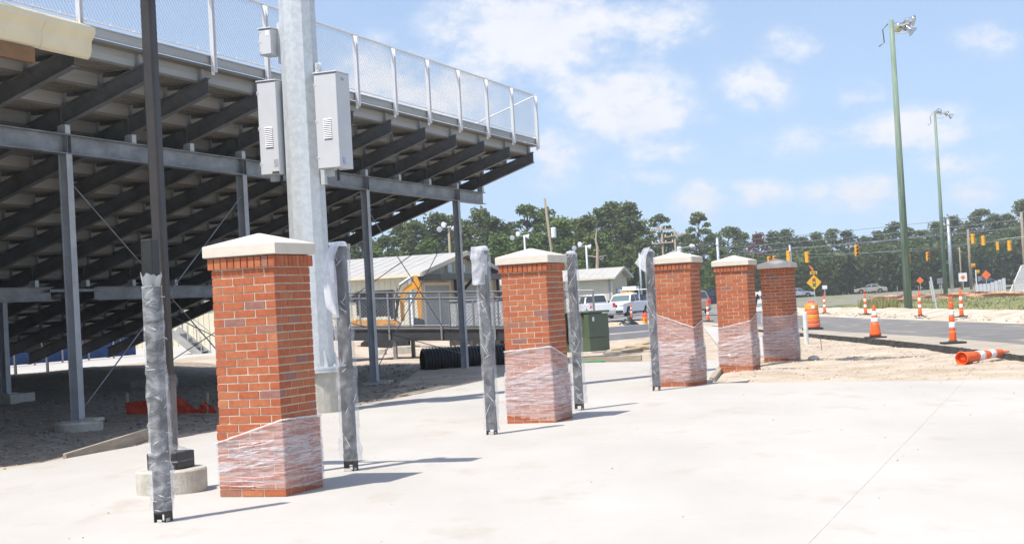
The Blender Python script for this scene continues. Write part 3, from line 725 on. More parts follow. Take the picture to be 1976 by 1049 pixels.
for n in range(1, ROWS):                 # tread planks
    w = TP / 5
    for q in range(5):
        e0 = row_e(n) + q * w 
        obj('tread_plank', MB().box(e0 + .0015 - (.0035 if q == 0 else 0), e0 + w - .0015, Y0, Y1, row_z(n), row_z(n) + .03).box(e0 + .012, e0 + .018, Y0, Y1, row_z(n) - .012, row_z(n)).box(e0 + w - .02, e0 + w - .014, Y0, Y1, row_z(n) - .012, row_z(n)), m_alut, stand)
for n in range(0, ROWS - 1):             # riser planks on the stanchions
    za, zb = row_z(n + 1) + .031, row_z(n) + .028; e = row_e(n) - .030; h = (zb - za) / 2
    for q in range(2):
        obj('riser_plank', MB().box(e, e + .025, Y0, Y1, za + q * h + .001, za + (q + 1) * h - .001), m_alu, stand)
for q in range(2): obj('top_plank', MB().box(1.33 + q * .1, 1.42 + q * .1, Y0, Y1, row_z(0), row_z(0) + .04), m_alut, stand)
obj('toe_board', MB().box(1.535, 1.56, Y0, Y1, 5.585, 5.73).box(1.56, 1.575, Y0, Y1, 5.715, 5.73), m_alu, stand)
# beams across the columns
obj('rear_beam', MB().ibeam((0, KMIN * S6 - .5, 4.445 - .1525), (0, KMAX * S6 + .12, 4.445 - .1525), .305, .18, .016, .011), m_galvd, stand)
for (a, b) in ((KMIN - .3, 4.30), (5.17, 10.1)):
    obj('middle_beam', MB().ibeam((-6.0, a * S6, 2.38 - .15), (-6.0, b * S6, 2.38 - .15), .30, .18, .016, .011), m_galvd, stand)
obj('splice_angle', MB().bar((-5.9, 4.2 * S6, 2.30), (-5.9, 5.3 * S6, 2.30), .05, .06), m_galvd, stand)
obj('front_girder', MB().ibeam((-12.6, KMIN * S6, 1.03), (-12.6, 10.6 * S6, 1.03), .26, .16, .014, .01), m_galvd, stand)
def wcol(mb, e, y, z0, z1):
    mb.box(e - .075, e - .064, y - .075, y + .075, z0, z1).box(e + .064, e + .075, y - .075, y + .075, z0, z1).box(e - .064, e + .064, y - .005, y + .005, z0, z1)
    mb.box(e - .17, e + .17, y - .17, y + .17, z0 - .02, z0)
def gz(e, y): return grav_z(e, y)
for k in (-3, 0, 3, 6, 9):
    y = k * S6; zf = gz(0, y) + (.13 if k <= 3 else .03)
    mb = MB(); wcol(mb, 0, y, zf + .02, 4.138); obj('column', mb, m_galvc, stand)
    for s in (-1, 1): obj('beam_stiffener', MB().box(-.088, .088, y + s * .05 - .005, y + s * .05 + .005, 4.158, 4.427), m_galvd, stand)
    f = MB().lathe([(.36, zf - .4), (.37, zf - .03), (.35, zf)], 20, 0, y); f.box(.08, .36, y - .1, y + .16, zf, zf + .045)
    obj('column_footing', f, m_concrete2, stand)
for k in (.4, 3.4, 6.4, 9.4):
    y = k * S6; zf = gz(-6, y) + .18
    mb = MB(); wcol(mb, -6, y, zf + .02, 2.078); obj('column', mb, m_galvc, stand)
    obj('column_footing', MB().box(-6.4, -5.6, y - .4, y + .4, zf - .5, zf), m_concrete2, stand)
for k in (-2, 1, 4, 7, 10):
    y = k * S6; mb = MB(); wcol(mb, -12.6, y, .27, .90); obj('column', mb, m_galvd, stand)
def rod(p, q, r=.011): obj('brace_rod', MB().tube([p, q], r, 6), m_galvd, stand)
for (a, b) in ((0, 3), (6, 9), (-3, -6)):
    rod((-.03, a * S6 + .1, 3.75), (-.03, b * S6 - .1, .25)); rod((.03, b * S6 - .1, 3.75), (.03, a * S6 + .1, .25))
for (a, b) in ((.4, 3.4), (6.4, 9.4)):
    rod((-6.03, a * S6 + .1, 1.9), (-6.03, b * S6 - .1, .4)); rod((-5.97, b * S6 - .1, 1.9), (-5.97, a * S6 + .1, .4))
rod((0, 9 * S6, .3), (-6, 9.4 * S6, 2.0)); rod((0, 9 * S6, 3.6), (-6, 9.4 * S6, .4))
# front walkway
for q in range(7):
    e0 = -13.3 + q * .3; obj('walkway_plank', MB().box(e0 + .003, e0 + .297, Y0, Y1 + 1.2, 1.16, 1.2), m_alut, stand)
for k in range(-2, 14):
    y = k * 1.45
    obj('front_post', MB().box(-13.06, -13.0, y - .03, y + .03, .30, 2.25), m_alu, stand)
for z in (1.7, 2.23): obj('front_rail', MB().tube([(-13.03, -6, z), (-13.03, Y1 + 1.2, z)], .022, 8), m_alu, stand)
# chain-link back fence: rail, posts and a mesh panel to each bay
def chain_mesh(L, H, d, r):
    mb = MB(); p = d / 2; nw = int(round(L / p)); p = L / nw; nseg = int(H / (p * 1.12)); n = 3
    for i in range(nw + 1):
        base = len(mb.v)
        for j in range(nseg + 1):
            x = min(max(i * p + (p / 2 if (i + j) % 2 else -p / 2), 0), L); y = .002 if j % 2 else -.002
            for a in range(n): mb.v.append((x + r * math.cos(2.1 * a), y + r * math.sin(2.1 * a), H * j / nseg))
            if j:
                q = base + (j - 1) * n
                for a in range(n): mb.f.append((q + a, q + (a + 1) % n, q + n + (a + 1) % n, q + n + a))
    return mb
ch_me = chain_mesh(S6, 1.06, .088, .0028).mesh('chain_link'); ch_me.materials.append(m_wire)
FE = 1.60
post_me = MB().box(-.012, .0, -.045, .045, 5.42, 6.84).box(0, .055, -.045, -.037, 5.46, 6.83).box(0, .055, .037, .045, 5.46, 6.83).mesh('fence_post', fixn=True); post_me.materials.append(m_white)
for k in range(KMIN, KMAX + 1):
    obj('fence_post', post_me, None, stand, (FE, k * S6 + (.06 if k == KMAX else 0), 0))
    if k < KMAX: obj('chain_link', ch_me, None, stand, (FE - .03, k * S6, 5.80), R(90), kind='stuff')
obj('top_rail', MB().tube([(FE - .03, Y0, 6.87), (FE - .03, Y1, 6.87)], .022, 8), m_white, stand)
obj('bottom_rail', MB().tube([(FE - .03, Y0, 5.79), (FE - .03, Y1, 5.79)], .014, 6), m_white, stand)
for k in range(KMIN * 3, KMAX * 3): obj('fence_tie', MB().box(FE - .02, FE - .012, k * S6 / 3 + .2, k * S6 / 3 + .215, 5.75, 5.83), m_white, stand)
# sloping guard at the far end
ye = Y1 - .05
ch2 = chain_mesh(1.32, 1.02, .088, .0028)
for q in range(8):
    e1 = FE - .03 - q * 1.32; e0 = e1 - 1.32
    sh = MB(); sh.v = [(e0 + v[0], ye + v[1], 5.80 + v[2] + (.3444 * (e0 + v[0] - FE))) for v in ch2.v]; sh.f = ch2.f
    if q < 4: obj('end_chain_link', sh, m_wire, stand, kind='stuff', fixn=False)
    obj('end_post', MB().box(e0 - .02, e0 + .02, ye - .03, ye + .0, 5.3 + .3444 * (e0 - FE), 6.84 + .3444 * (e0 - FE)), m_white, stand)
for dz in (6.87, 5.79): obj('end_rail', MB().tube([(FE, ye, dz), (-9, ye, dz + .3444 * (-9 - FE))], .022, 8), m_white, stand)
for (a, b, z) in ((-.2, -1.5, 6.35), (-.2, -1.5, 5.75)): obj('aisle_rail', MB().tube([(a, 8.6 * S6, z), (b, 8.6 * S6, z + .3444 * (b - a))], .02, 8), m_white, stand)
obj('aisle_rail', MB().tube([(-.9, 8.6 * S6, 5.2), (-.9, 8.6 * S6, 6.1)], .018, 6), m_white, stand)

# blue screen fence on the far side of the track apron
bf = empty('blue_screen_fence', SW(-19.5, 0, .3), RZS, 'blue ribbed screen fence beyond the stand, seen under its seating', 'fence')
for k in range(-3, 20): 
    obj('screen_panel', MB().box(-.02, .02, k * 1.6, k * 1.6 + 1.57, .05, 1.3), m_blue, bf)
    for q in range(9): pass
    obj('fence_post', MB().tube([(.06, k * 1.6, 0), (.06, k * 1.6, 1.4)], .035, 8), m_alu, bf)

# ------------------------------------------------------------------ floodlight mast with cabinets
mast = empty('floodlight_mast', (-3.07, 24.17, 0), RZP, 'thick galvanised mast with grey cabinets, behind the nearest pier', 'light mast')
obj('shaft', MB().lathe([(.305, .69), (.298, 3), (.285, 6), (.25, 14), (.19, 28)], 12, a0=R(12)), m_galv, mast)
obj('base_sleeve', MB().lathe([(.37, -.1), (.37, .60)], 24), m_concrete2, mast, smooth=False)
obj('base_plate', MB().lathe([(.43, .605), (.43, .645)], 24).lathe([(.43, .65), (.43, .69)], 24), m_galv, mast)
for k in range(8):
    a = 2 * math.pi * k / 8 + .2; c, s = math.cos(a), math.sin(a)
    g = MB(); u = Vector((c, s, 0)); w = Vector((-s, c, 0)) * .006
    pts = [u * .29 + Vector((0, 0, .69)), u * .41 + Vector((0, 0, .69)), u * .295 + Vector((0, 0, .95))]
    g.add([p + w for p in pts] + [p - w for p in pts], [(0, 1, 2), (5, 4, 3), (0, 3, 4, 1), (1, 4, 5, 2), (2, 5, 3, 0)])
    obj('gusset', g, m_galv, mast)
    obj('anchor_bolt', MB().lathe([(.025, .69), (.025, .73)], 6, .385 * math.cos(a + .39), .385 * math.sin(a + .39)), m_galv, mast)
for z in (25.0, 26.2, 27.4):
    arm = obj('cross_arm', MB().bar((-1.6, -.3, z), (1.6, -.3, z), .1, .1), m_galv, mast)
    for q in range(5): obj('flood_head', MB().lathe([(.12, 0), (.3, .25), (.3, .3)], 12), m_chrome, arm, (-1.4 + .7 * q, -.5, z))
def cabinet(x0, x1, y0, y1, z0, z1, vents, lab, stickers):
    t = empty('control_cabinet', (-3.07, 24.17, 0), RZP, lab, 'cabinet', 'grey cabinets strapped to the mast')
    obj('case', MB().cbox(x0, x1, y0 + .02, y1, z0, z1, .006), m_box, t)
    d = obj('door', MB().cbox(x0 + .004, x1 - .004, y0, y0 + .018, z0 + .012, z1 - .02, .005), m_box, t)
    obj('lid', MB().cbox(x0 - .012, x1 + .012, y0 - .015, y1 + .01, z1, z1 + .018, .005), m_box, t)
    for z in ((z0 + (z1 - z0) * f) for f in (.12, .5, .88)):
        obj('hinge', MB().tube([(x0 - .006, y0 + .012, z - .03), (x0 - .006, y0 + .012, z + .03)], .009, 8).box(x0 - .008, x0 + .04, y0 - .004, y0 - .0005, z - .008, z + .008), m_galv, d)
    if vents:
        vx = (x0 + x1) / 2 + .01; zt, zb = vents
        for i in range(11):
            z = zb + (zt - zb) * i / 10
            obj('louvre', MB().add([(vx - .065, y0 - .001, z - .010), (vx + .065, y0 - .001, z - .010), (vx + .065, y0 - .016, z - .006), (vx - .065, y0 - .016, z - .006), (vx - .065, y0 - .001, z + .012), (vx + .065, y0 - .001, z + .012)], [(0, 1, 2, 3), (3, 2, 5, 4), (0, 3, 4), (1, 5, 2)]), m_white, d)
            obj('slot', MB().box(vx - .065, vx + .065, y0 - .002, y0 - .0005, z - .020, z - .011), m_boxd, d)
    for (a, b, c, e, face, mt) in stickers:
        if face == 'f': obj('label_plate', MB().box(a, b, y0 - .003, y0 - .0008, c, e), mt, d)
        else: obj('label_plate', MB().box(x1 + .0008, x1 + .003, a, b, c, e), mt, t)
    return t
m_lab = M('printed_label', (.10, .105, .12), .5, scale=60, col2=(.52, .53, .54), stretch=(1, 1, 4), lo=.45, hi=.52)
m_labb = M('blue_sticker', (.08, .11, .42), .5, scale=50, col2=(.6, .62, .68), stretch=(1, 1, 3), lo=.45, hi=.55)
c1 = cabinet(.36, .74, -.25, .17, 3.66, 5.10, (4.40, 4.12), 'tall grey cabinet on the right side of the galvanised mast', [(-.17, -.08, 3.72, 3.82, 's', m_labb), (-.1, 0, 4.99, 5.03, 's', m_lab)])
c2 = cabinet(-.60, -.27, -.30, .12, 3.64, 5.07, (4.36, 4.07), 'tall grey cabinet on the left side of the galvanised mast', [(-.36, -.29, 3.75, 3.87, 'f', m_lab), (-.40, -.28, 3.655, 3.69, 'f', m_boxd)])
c3 = cabinet(-.52, -.31, -.30, -.02, 5.47, 5.87, None, 'small grey cabinet high on the left of the galvanised mast', [(-.40, -.34, 5.76, 5.84, 'f', m_signw)])
obj('bracket', MB().box(-.27, -.24, -.1, .0, 3.55, 5.3).box(-.32, -.2, -.1, -.07, 3.6, 3.68), m_galv, c2)
obj('bracket', MB().box(.29, .36, -.06, .02, 3.45, 5.3).box(.3, .42, -.1, -.02, 5.1, 5.16).tube([(.36, -.1, 5.2), (.42, -.14, 5.27)], .03, 8), m_galv, c1)
obj('bracket', MB().box(-.31, -.25, -.1, .0, 5.35, 5.98), m_galv, c3)
for cc, xs in ((c1, (.50, .62)), (c2, (-.46, -.36))):
    obj('conduit_fitting', MB().box(xs[0] - .05, xs[0] + .05, -.18, -.08, 3.55, 3.645 if cc is c2 else 3.655), m_galv, cc)
    obj('conduit', MB().tube([(xs[1], -.1, 3.65), (xs[1], -.1, 3.48)], .022, 8), m_dark, cc)

# ------------------------------------------------------------------ black lamp post on its drum
lp = empty('lamp_post', (-3.08, 13.93, 0), R(-19), 'tall dark bronze lamp post on a round concrete drum', 'lamp post')
obj('concrete_drum', MB().lathe([(.305, -.02), (.308, .19), (.298, .205)], 40), m_concrete2, lp)
obj('base_cover', MB().cbox(-.15, .15, -.15, .15, .207, .352, .006), m_black, lp)
obj('shaft', MB().cbox(-.055, .055, -.055, .055, .353, 4.75, .018), m_bronze, lp)
obj('film_sleeve', film_tube(.40, 1.02, .062, lambda t: .007, 44, rings=30), m_filmp, lp, (0, 0, 0), smooth=True, fixn=False)
ft = MB(); n = 24; vs = []
for i in range(7):
    for j in range(n):
        a = 2 * math.pi * j / n; sq = 1 / max(abs(math.cos(a)), abs(math.sin(a))); r0 = .07 + (.153 * sq - .07) * (i / 6) ** 1.5; vs.append((r0 * math.cos(a), r0 * math.sin(a), .42 - .062 * (i / 6) ** .6 + .006 * mnoise.noise((j * .8, i, 1)) - (.09 if i == 6 else 0)))
for i in range(6):
    for j in range(n): ft.f.append((i * n + j, i * n + (j + 1) % n, (i + 1) * n + (j + 1) % n, (i + 1) * n + j))
ft.v = vs; obj('film_skirt', ft, m_filmp, lp, smooth=True, fixn=False)
for s in (-1, 1):
    obj('arm', MB().bar((s * .05, 0, 4.68), (s * .32, 0, 4.70), .06, .05), m_bronze, lp)
    obj('lamp_head', MB().prism([(s * .30, 4.66), (s * .80, 4.66), (s * .95, 4.70), (s * .80, 4.76), (s * .32, 4.78)], 'y', -.16, .16), m_bronze, lp)

# ------------------------------------------------------------------ eave of the neighbouring building, top left
ev = empty('eave_and_shade_wall', SW(1.62, 0, 0), RZS, 'building whose cream eave and brown beam jut in top left, with an added shade wall', 'building')
obj('wall', MB().box(-13, -.3, -8.2, -8.0, -.1, 4.4), m_beige, ev)  # unseen wall across the stand's underside, added to block light from the left
obj('bracket', MB().box(-.25, .02, -6.5, -6.4, 5.05, 5.2), m_brown, ev)
ye0, ye1 = -6.6, -.93 * S6
prof = [(.0, 5.21), (.02, 5.21), (.05, 5.24), (.08, 5.32), (.09, 5.45), (.16, 5.56), (.16, 5.64), (.13, 5.65), (.0, 5.72)]
obj('fascia', MB().prism(prof, 'y', -1.55 * S6, ye1), m_cream, ev)
obj('fascia', MB().prism([(q + .004, z + .004) for q, z in prof], 'y', ye0, -1.555 * S6), m_cream, ev)
obj('beam', MB().box(-.02, .05, ye0, -1.62 * S6, 5.0, 5.205), m_brown, ev)

# ------------------------------------------------------------------ things round the foot of the stand
def board(p, q, w, h, mat, name, label, cat, roll=0):
    p, q = Vector(p), Vector(q); d = q - p
    o = obj(name, MB().cbox(0, d.length, -w / 2, w / 2, 0, h, .004), mat, None, p, math.atan2(d.y, d.x), label, cat)
    o.rotation_euler = (roll, -math.asin(max(-1, min(1, d.z / d.length))), math.atan2(d.y, d.x)); return o
board((-5.28, 18.35, -.10), (-4.72, 20.65, .02), .045, .14, m_oldwood, 'form_board', 'weathered form board on edge beside the concrete, left of the lamp post', 'board')
board((-2.0, 28.2, -.035), (-1.35, 30.4, -.03), .30, .025, m_oldwood, 'form_board', 'pale flat board at the concrete edge near the black pipe', 'board')
board((.9, 38.8, -.05), (2.9, 36.9, .0), .05, .14, m_oldwood, 'form_board', 'form board along the far concrete edge, with a green strip', 'board')
board((3.35, 27.4, -.05), (3.95, 30.6, .03), .10, .08, m_oldwood, 'form_board', 'grey timber lying between the third and fourth piers', 'board')
obj('green_strip', MB().cbox(-.3, .3, -.03, .03, 0, .035, .01), m_gplast, None, (1.80, 37.75, .0), R(-20), 'small green plastic strip lying on the far concrete edge', 'plastic strip')
def wavy_band(pts, h, seed, amp=.05, sag=.0):
    mb = MB(); vs = []; P = []
    for i in range(len(pts) - 1):
        for k in range(8): P.append((Vector(pts[i]).lerp(Vector(pts[i + 1]), k / 8), h[i] + (h[i + 1] - h[i]) * k / 8))
    P.append((Vector(pts[-1]), h[-1])); S = 7
    for i, (p, hh) in enumerate(P):
        for j in range(S + 1):
            t = j / S; vs.append((p.x + amp * mnoise.noise((i * .5, t * 2, seed)), p.y + amp * 1.5 * mnoise.noise((i * .45, t * 2.4, seed + 5)), p.z + hh * t * (1 + .12 * mnoise.noise((i * .7, 0, seed)))))
    for i in range(len(P) - 1):
        for j in range(S): a = i * (S + 1) + j; mb.f.append((a, a + 1, a + S + 2, a + S + 1))
    mb.v = vs; return mb
of = empty('orange_barrier_fabric', (0, 0, 0), 0, 'crumpled orange barrier fabric on stakes under the stand', 'barrier')
obj('fabric', wavy_band([(-6.75, 27.2, -.04), (-6.2, 26.9, -.04), (-5.75, 26.65, -.04), (-5.35, 26.4, -.04), (-5.2, 26.3, -.04), (-5.0, 26.2, -.04)], [.20, .24, .30, .06, .20, .05], 3), m_tarp, of, smooth=True, fixn=False)
for (x, y, h) in ((-6.72, 27.2, .33), (-5.78, 26.7, .62), (-5.17, 26.3, .30)): obj('stake', MB().bar((x, y, -.1), (x + .02, y, h), .035, .035), m_wood, of)
# stones and clods strewn over the gravel and sand
def strew(name, n, place, rng, mat, seed):
    rnd = random.Random(seed); mb = MB()
    for _ in range(n):
        x, y, z = place(rnd); s = rng[0] + (rng[1] - rng[0]) * rnd.random() ** 3
        vs = [Vector((rnd.uniform(-1, 1), rnd.uniform(-1, 1), rnd.uniform(-.6, .6))).normalized() * s * rnd.uniform(.7, 1.1) for _ in range(6)]
        vs = [Vector((s, 0, 0)), Vector((-s, .1 * s, 0)), Vector((.1 * s, s * .8, 0)), Vector((0, -s * .9, .1 * s)), Vector((.2 * s, 0, s * .7)), Vector((0, 0, -s * .5))]
        a = rnd.uniform(0, 6.3); c, sn = math.cos(a), math.sin(a)
        vs = [(x + v.x * c - v.y * sn * rnd.uniform(.8, 1.2), y + v.x * sn + v.y * c, z + v.z) for v in vs]
        mb.add(vs, [(0, 2, 4), (2, 1, 4), (1, 3, 4), (3, 0, 4), (2, 0, 5), (1, 2, 5), (3, 1, 5), (0, 3, 5)])
    return obj(name, mb, mat, kind='stuff', fixn=False)
def pl_g(r): e, y = r.uniform(-5, 3.3), r.uniform(-9, 20); q = SW(e, y); return q.x, q.y, grav_z(e, y) + .005
strew('gravel_stones', 9000, pl_g, (.012, .05), m_stone, 1)
def pl_d(r):
    while True:
        x, y = r.uniform(3.2, 10.5), r.uniform(22, 58)
        if x * .85 + y < 28.9 and y < 27: continue
        if x < 3.2 + (y - 26) * .2: continue
        if x < 9.0: return x, y, dirt_z(x, y)
strew('sand_clods', 3500, pl_d, (.008, .05), m_dirt, 2)
def pl_v(r): x, y = r.uniform(15.6, 19.5), r.uniform(25, 110); return x, y, .08
strew('verge_clods', 900, pl_v, (.02, .10), m_subsoil, 3)
def pl_c(r):
    while True:
        x, y = r.uniform(-4, 9), r.uniform(8.6, 24)
        if .35 * x * 1.07 > -99 and x > -5.0 + (y - 17) * .37 and x * .85 + y < 28.4: return x, y, .003
strew('concrete_crumbs', 90, pl_c, (.005, .013), m_stone, 4)
# black corrugated pipe
pp = empty('corrugated_pipe', (-2.42, 40.7, .15), math.atan2(.75, 2.35), 'large black corrugated drain pipe lying behind the stand column', 'pipe')
prof = []
for i in range(36 * 4 + 1):
    ph = (i % 4); prof.append((.335 if ph in (1, 2) else .305, i * .021))
mb = MB(); n = 28
mb.v = [(z, r * math.cos(2 * math.pi * j / n), r * math.sin(2 * math.pi * j / n)) for r, z in prof for j in range(n)]
mb.f = [(i * n + j, i * n + (j + 1) % n, (i + 1) * n + (j + 1) % n, (i + 1) * n + j) for i in range(len(prof) - 1) for j in range(n)]
obj('pipe_wall', mb, m_pipe, pp, smooth=False, fixn=False)
obj('pipe_bore', MB().add([(z, .285 * math.cos(2 * math.pi * j / n), .285 * math.sin(2 * math.pi * j / n)) for z in (0, 3.0) for j in range(n)], [(j, (j + 1) % n, n + (j + 1) % n, n + j) for j in range(n)]).add([(0, r * math.cos(2 * math.pi * j / n), r * math.sin(2 * math.pi * j / n)) for r in (.285, .305) for j in range(n)], [(j, (j + 1) % n, n + (j + 1) % n, n + j) for j in range(n)]), m_pipe, pp, fixn=False)

# ------------------------------------------------------------------ ramp, stair and site things behind the stand
rp = empty('access_ramp', SW(-9.0, 23.6, 0), RZS, 'aluminium access ramp with chain-link railing and dark side channel', 'ramp')
# local x along the first run, deck height falls to the right
RL = 9.9
def rz_(x): return 1.12 - .044 * x
def rbox(mb, x0, x1, y0, y1, a, b):
    vs = [(x, y, rz_(x) + z) for x in (x0, x1) for (y, z) in ((y0, a), (y1, a), (y1, b), (y0, b))]
    mb.add(vs, [(0, 1, 2, 3), (7, 6, 5, 4), (0, 4, 5, 1), (1, 5, 6, 2), (2, 6, 7, 3), (3, 7, 4, 0)]); return mb
obj('deck', rbox(MB(), -2, RL, -.02, 1.5, -.05, 0), m_alut, rp)
m_ramp = M('ramp_channel', (.055, .058, .062), .5, .4, var=.2, scale=2)
for y in (-.10, 1.53): obj('side_channel', rbox(rbox(rbox(MB(), -2, RL, y, y + .02, -.36, -.02), -2, RL, y - .04, y, -.36, -.34), -2, RL, y - .04, y, -.04, -.02), m_ramp, rp)
for x in (-1, 1.5, 4.0, 6.5, 9.0):
    for y in (0, 1.4): obj('leg', MB().box(x - .05, x + .05, y - .05, y + .05, -.2, rz_(x) - .30), m_galvd, rp)
rc = chain_mesh(2.4, .98, .11, .0042)
for q in range(5):
    x0 = -2 + q * 2.4 if q < 4 else RL - 2.4
    for y in (-.06, 1.5):
        sh = MB(); sh.v = [(x0 + v[0], y + v[1], rz_(x0 + v[0]) + .06 + v[2]) for v in rc.v]; sh.f = rc.f; obj('chain_link', sh, m_wire, rp, kind='stuff', fixn=False)
for y in (-.10, 1.54):
    for z, r in ((1.08, .024), (.90, .024), (.05, .02)): obj('rail', MB().tube([(-2, y, rz_(-2) + z), (RL, y, rz_(RL) + z)], r, 8), m_bronze if y < 0 else m_wire_d, rp)
    for x in (-1.2, .6, 2.2, 3.9, 5.6, 7.3, 9.0, RL): obj('rail_post', MB().box(x - .025, x + .025, y - .06, y - .02, rz_(x) - .34, rz_(x) + 1.07), m_wire_d, rp)
r2 = empty('return_ramp', (-1.95, 48.1, 0), R(-8), 'paler far run of the access ramp leading away behind the second pier', 'ramp')
obj('deck', MB().box(0, 1.5, 0, 13.0, .55, .64), m_alu, r2); obj('side_channel', MB().box(-.06, -.02, 0, 13.0, .33, .62), m_alu, r2); obj('end_channel', MB().box(0, 1.5, -.05, -.01, .33, .62), m_alu, r2)
ch3 = chain_mesh(2.6, .98, .12, .0045).mesh('chain_link'); ch3.materials.append(m_wire)
for q in range(5):
    for x in (0, 1.5): obj('chain_link', ch3, None, r2, (x, q * 2.6, .68), R(90), kind='stuff')
ch3b = chain_mesh(1.5, .98, .12, .0045).mesh('chain_link'); ch3b.materials.append(m_wire)
obj('chain_link', ch3b, None, r2, (0, 0, .68), kind='stuff')
for x in (0, 1.5):
    for z in (1.68, .70): obj('rail', MB().tube([(x, 0, z), (x, 13, z)], .024, 8), m_wire, r2)
    for q in range(6): obj('rail_post', MB().box(x - .045, x - .005, q * 2.6 - .025, q * 2.6 + .025, .0, 1.68), m_wire_d, r2)
obj('rail', MB().tube([(0, 0, 1.68), (1.5, 0, 1.68)], .024, 8), m_wire, r2)
obj('rail_post', MB().box(.7, .76, -.06, -.02, .3, 1.68), m_wire_d, r2)
# picket railing and dark planter further back
pr = empty('picket_railing', (-1.4, 61.6, 0), R(-4), 'grey picket railing beyond the ramp, left of the second pier', 'railing')
for z in (.75, 1.66): obj('rail', MB().bar((0, 0, z), (2.6, 0, z), .04, .04), m_alu, pr)
for q in range(22): obj('picket', MB().bar((q * .12, 0, .75), (q * .12, 0, 1.66), .02, .02, (0, 1, 0)), m_alu, pr)
obj('kerb', MB().box(-.1, 2.7, -.1, .1, .55, .73), m_concrete2, pr)
obj('planter_box', MB().cbox(0, 1.5, 0, .8, 0, .56, .02), M('brown_box', (.05, .038, .032), .6), None, (-1.35, 60.6, .02), R(-5), 'dark brown box under the picket railing', 'box')
for i, (x, y, w, h) in enumerate(((-4.6, 53, .5, .32), (-3.8, 53.6, .7, .36), (-5.9, 54, .6, .3))):
    obj('concrete_block', MB().cbox(-w / 2, w / 2, -.25, .25, 0, h, .02), m_concrete2, None, (x, y, -.08), R(12 * i), ('pale concrete block under the ramp, middle of three', 'concrete block under the ramp nearest the black pipe', 'concrete block under the ramp farthest left')[i], 'block', 'blocks under the ramp')
sp = empty('spoil_heap', (0, 0, 0), 0, 'low heap of red-brown soil behind the black pipe', 'soil heap')
mb = MB(); n1, n2 = 30, 12
mb.v = [(-2.2 + 4.6 * i / n1, 47.5 + 2.4 * j / n2, -.12 + .50 * math.sin(math.pi * i / n1) ** .5 * math.sin(math.pi * j / n2) * (1 + .3 * fb(i * .3, j * .4, 8))) for j in range(n2 + 1) for i in range(n1 + 1)]
mb.f = [(j * (n1 + 1) + i, j * (n1 + 1) + i + 1, (j + 1) * (n1 + 1) + i + 1, (j + 1) * (n1 + 1) + i) for j in range(n2) for i in range(n1)]
obj('soil', mb, M('red_soil', (.36, .14, .065), .95, var=.2, scale=3), sp, smooth=True, fixn=False)
st = empty('aluminium_stair', (-12.75, 58.2, 0), R(-8), 'aluminium stair flight seen below the end of the stand', 'stair')
for y in (0, 1.0): obj('stringer', MB().bar((0, y, 1.25), (1.35, y, .1), .04, .26), m_alu, st)
for i in range(6): obj('tread', MB().box(.1 + i * .2, .36 + i * .2, .02, .98, 1.05 - i * .17, 1.08 - i * .17), m_alu, st)
for y in (0, 1.0):
    obj('handrail', MB().tube([(0, y, 2.15), (1.3, y, 1.05)], .022, 8), m_alu, st)
    for x in (.2, .75, 1.25): obj('baluster', MB().tube([(x, y, 1.2 - x * .85), (x, y, 2.0 - x * .85)], .02, 6), m_alu, st)
# mini excavator behind the ramp
ex = empty('excavator', (-4.75, 58, 0), 0, 'yellow mini excavator with black cab behind the ramp', 'excavator')
for s in (-1, 1): obj('track', MB().prism([(-.85, .1), (-.7, 0), (.7, 0), (.85, .1), (.85, .38), (.7, .48), (-.7, .48), (-.85, .38)], 'y', s * .55 - .18, s * .55 + .18), m_rubber, ex)
obj('undercarriage', MB().box(-.5, .5, -.4, .4, .2, .6), m_dark, ex)
bd = obj('body', MB().prism([(-.95, .62), (.55, .62), (.55, 1.02), (.35, 1.16), (-.95, 1.2)], 'y', -.7, .7), m_yellow, ex)
for i in range(5): obj('grille_slot', MB().box(-.0, .45, -.712, -.701, .68 + i * .075, .71 + i * .075), m_dark, bd)
obj('counterweight', MB().cbox(-1.15, -.95, -.68, .68, .62, 1.25, .04), m_yellow, ex)
cb = obj('cab', MB().box(-.95, -.87, -.6, .5, 1.38, 2.2).box(.27, .35, -.6, .5, 1.2, 2.2).box(-.87, .27, -.6, -.52, 1.3, 1.62).cbox(-1.0, .4, -.65, .55, 2.12, 2.26, .04).box(-.42, -.2, -.6, -.53, 1.38, 2.15).box(-.87, .27, .42, .5, 1.3, 2.12), m_dark, ex)
obj('window', MB().box(-.80, -.42, -.585, -.575, 1.62, 2.1), m_glass, cb); obj('window', MB().box(-.2, .2, -.585, -.575, 1.62, 2.1), m_glass, cb)
bm_ = [(.60, 1.1), (.60, 1.95), (.78, 2.30), (1.18, 2.54), (1.34, 2.46), (1.36, 2.30), (1.14, 2.24), (.96, 2.20), (.76, 1.95), (.72, 1.1)]
obj('boom', MB().prism(bm_, 'y', -.10, .10), m_yellow, ex)
obj('dipper_arm', MB().prism([(1.14, 2.70), (1.26, 2.74), (1.40, 2.3), (1.37, 1.2), (1.24, 1.15), (1.22, 1.7), (1.20, 2.3)], 'y', -.09, .09), m_yellow, ex)
obj('hydraulic_ram', MB().tube([(.62, 2.42, 0), (1.15, 2.74, 0)], .055, 10), m_steelp, ex).rotation_euler = (R(90), 0, 0)
obj('hydraulic_ram', MB().tube([(.40, 1.15, .2), (.58, 2.0, .2)], .05, 10), m_dark, ex).rotation_euler = (R(90), 0, 0)
obj('hose', MB().tube([(.5, -.16, 1.2), (.47, -.16, 1.9), (.66, -.16, 2.4), (1.0, -.16, 2.62)], .022, 6), m_dark, ex); obj('hose', MB().tube([(.42, -.17, 1.2), (.40, -.17, 1.8), (.55, -.17, 2.3)], .02, 6), m_dark, ex)
obj('bucket', MB().prism([(1.1, 1.2), (1.45, 1.1), (1.5, .7), (1.25, .5), (.95, .6), (1.05, .9)], 'y', -.25, .25), m_dark, ex)

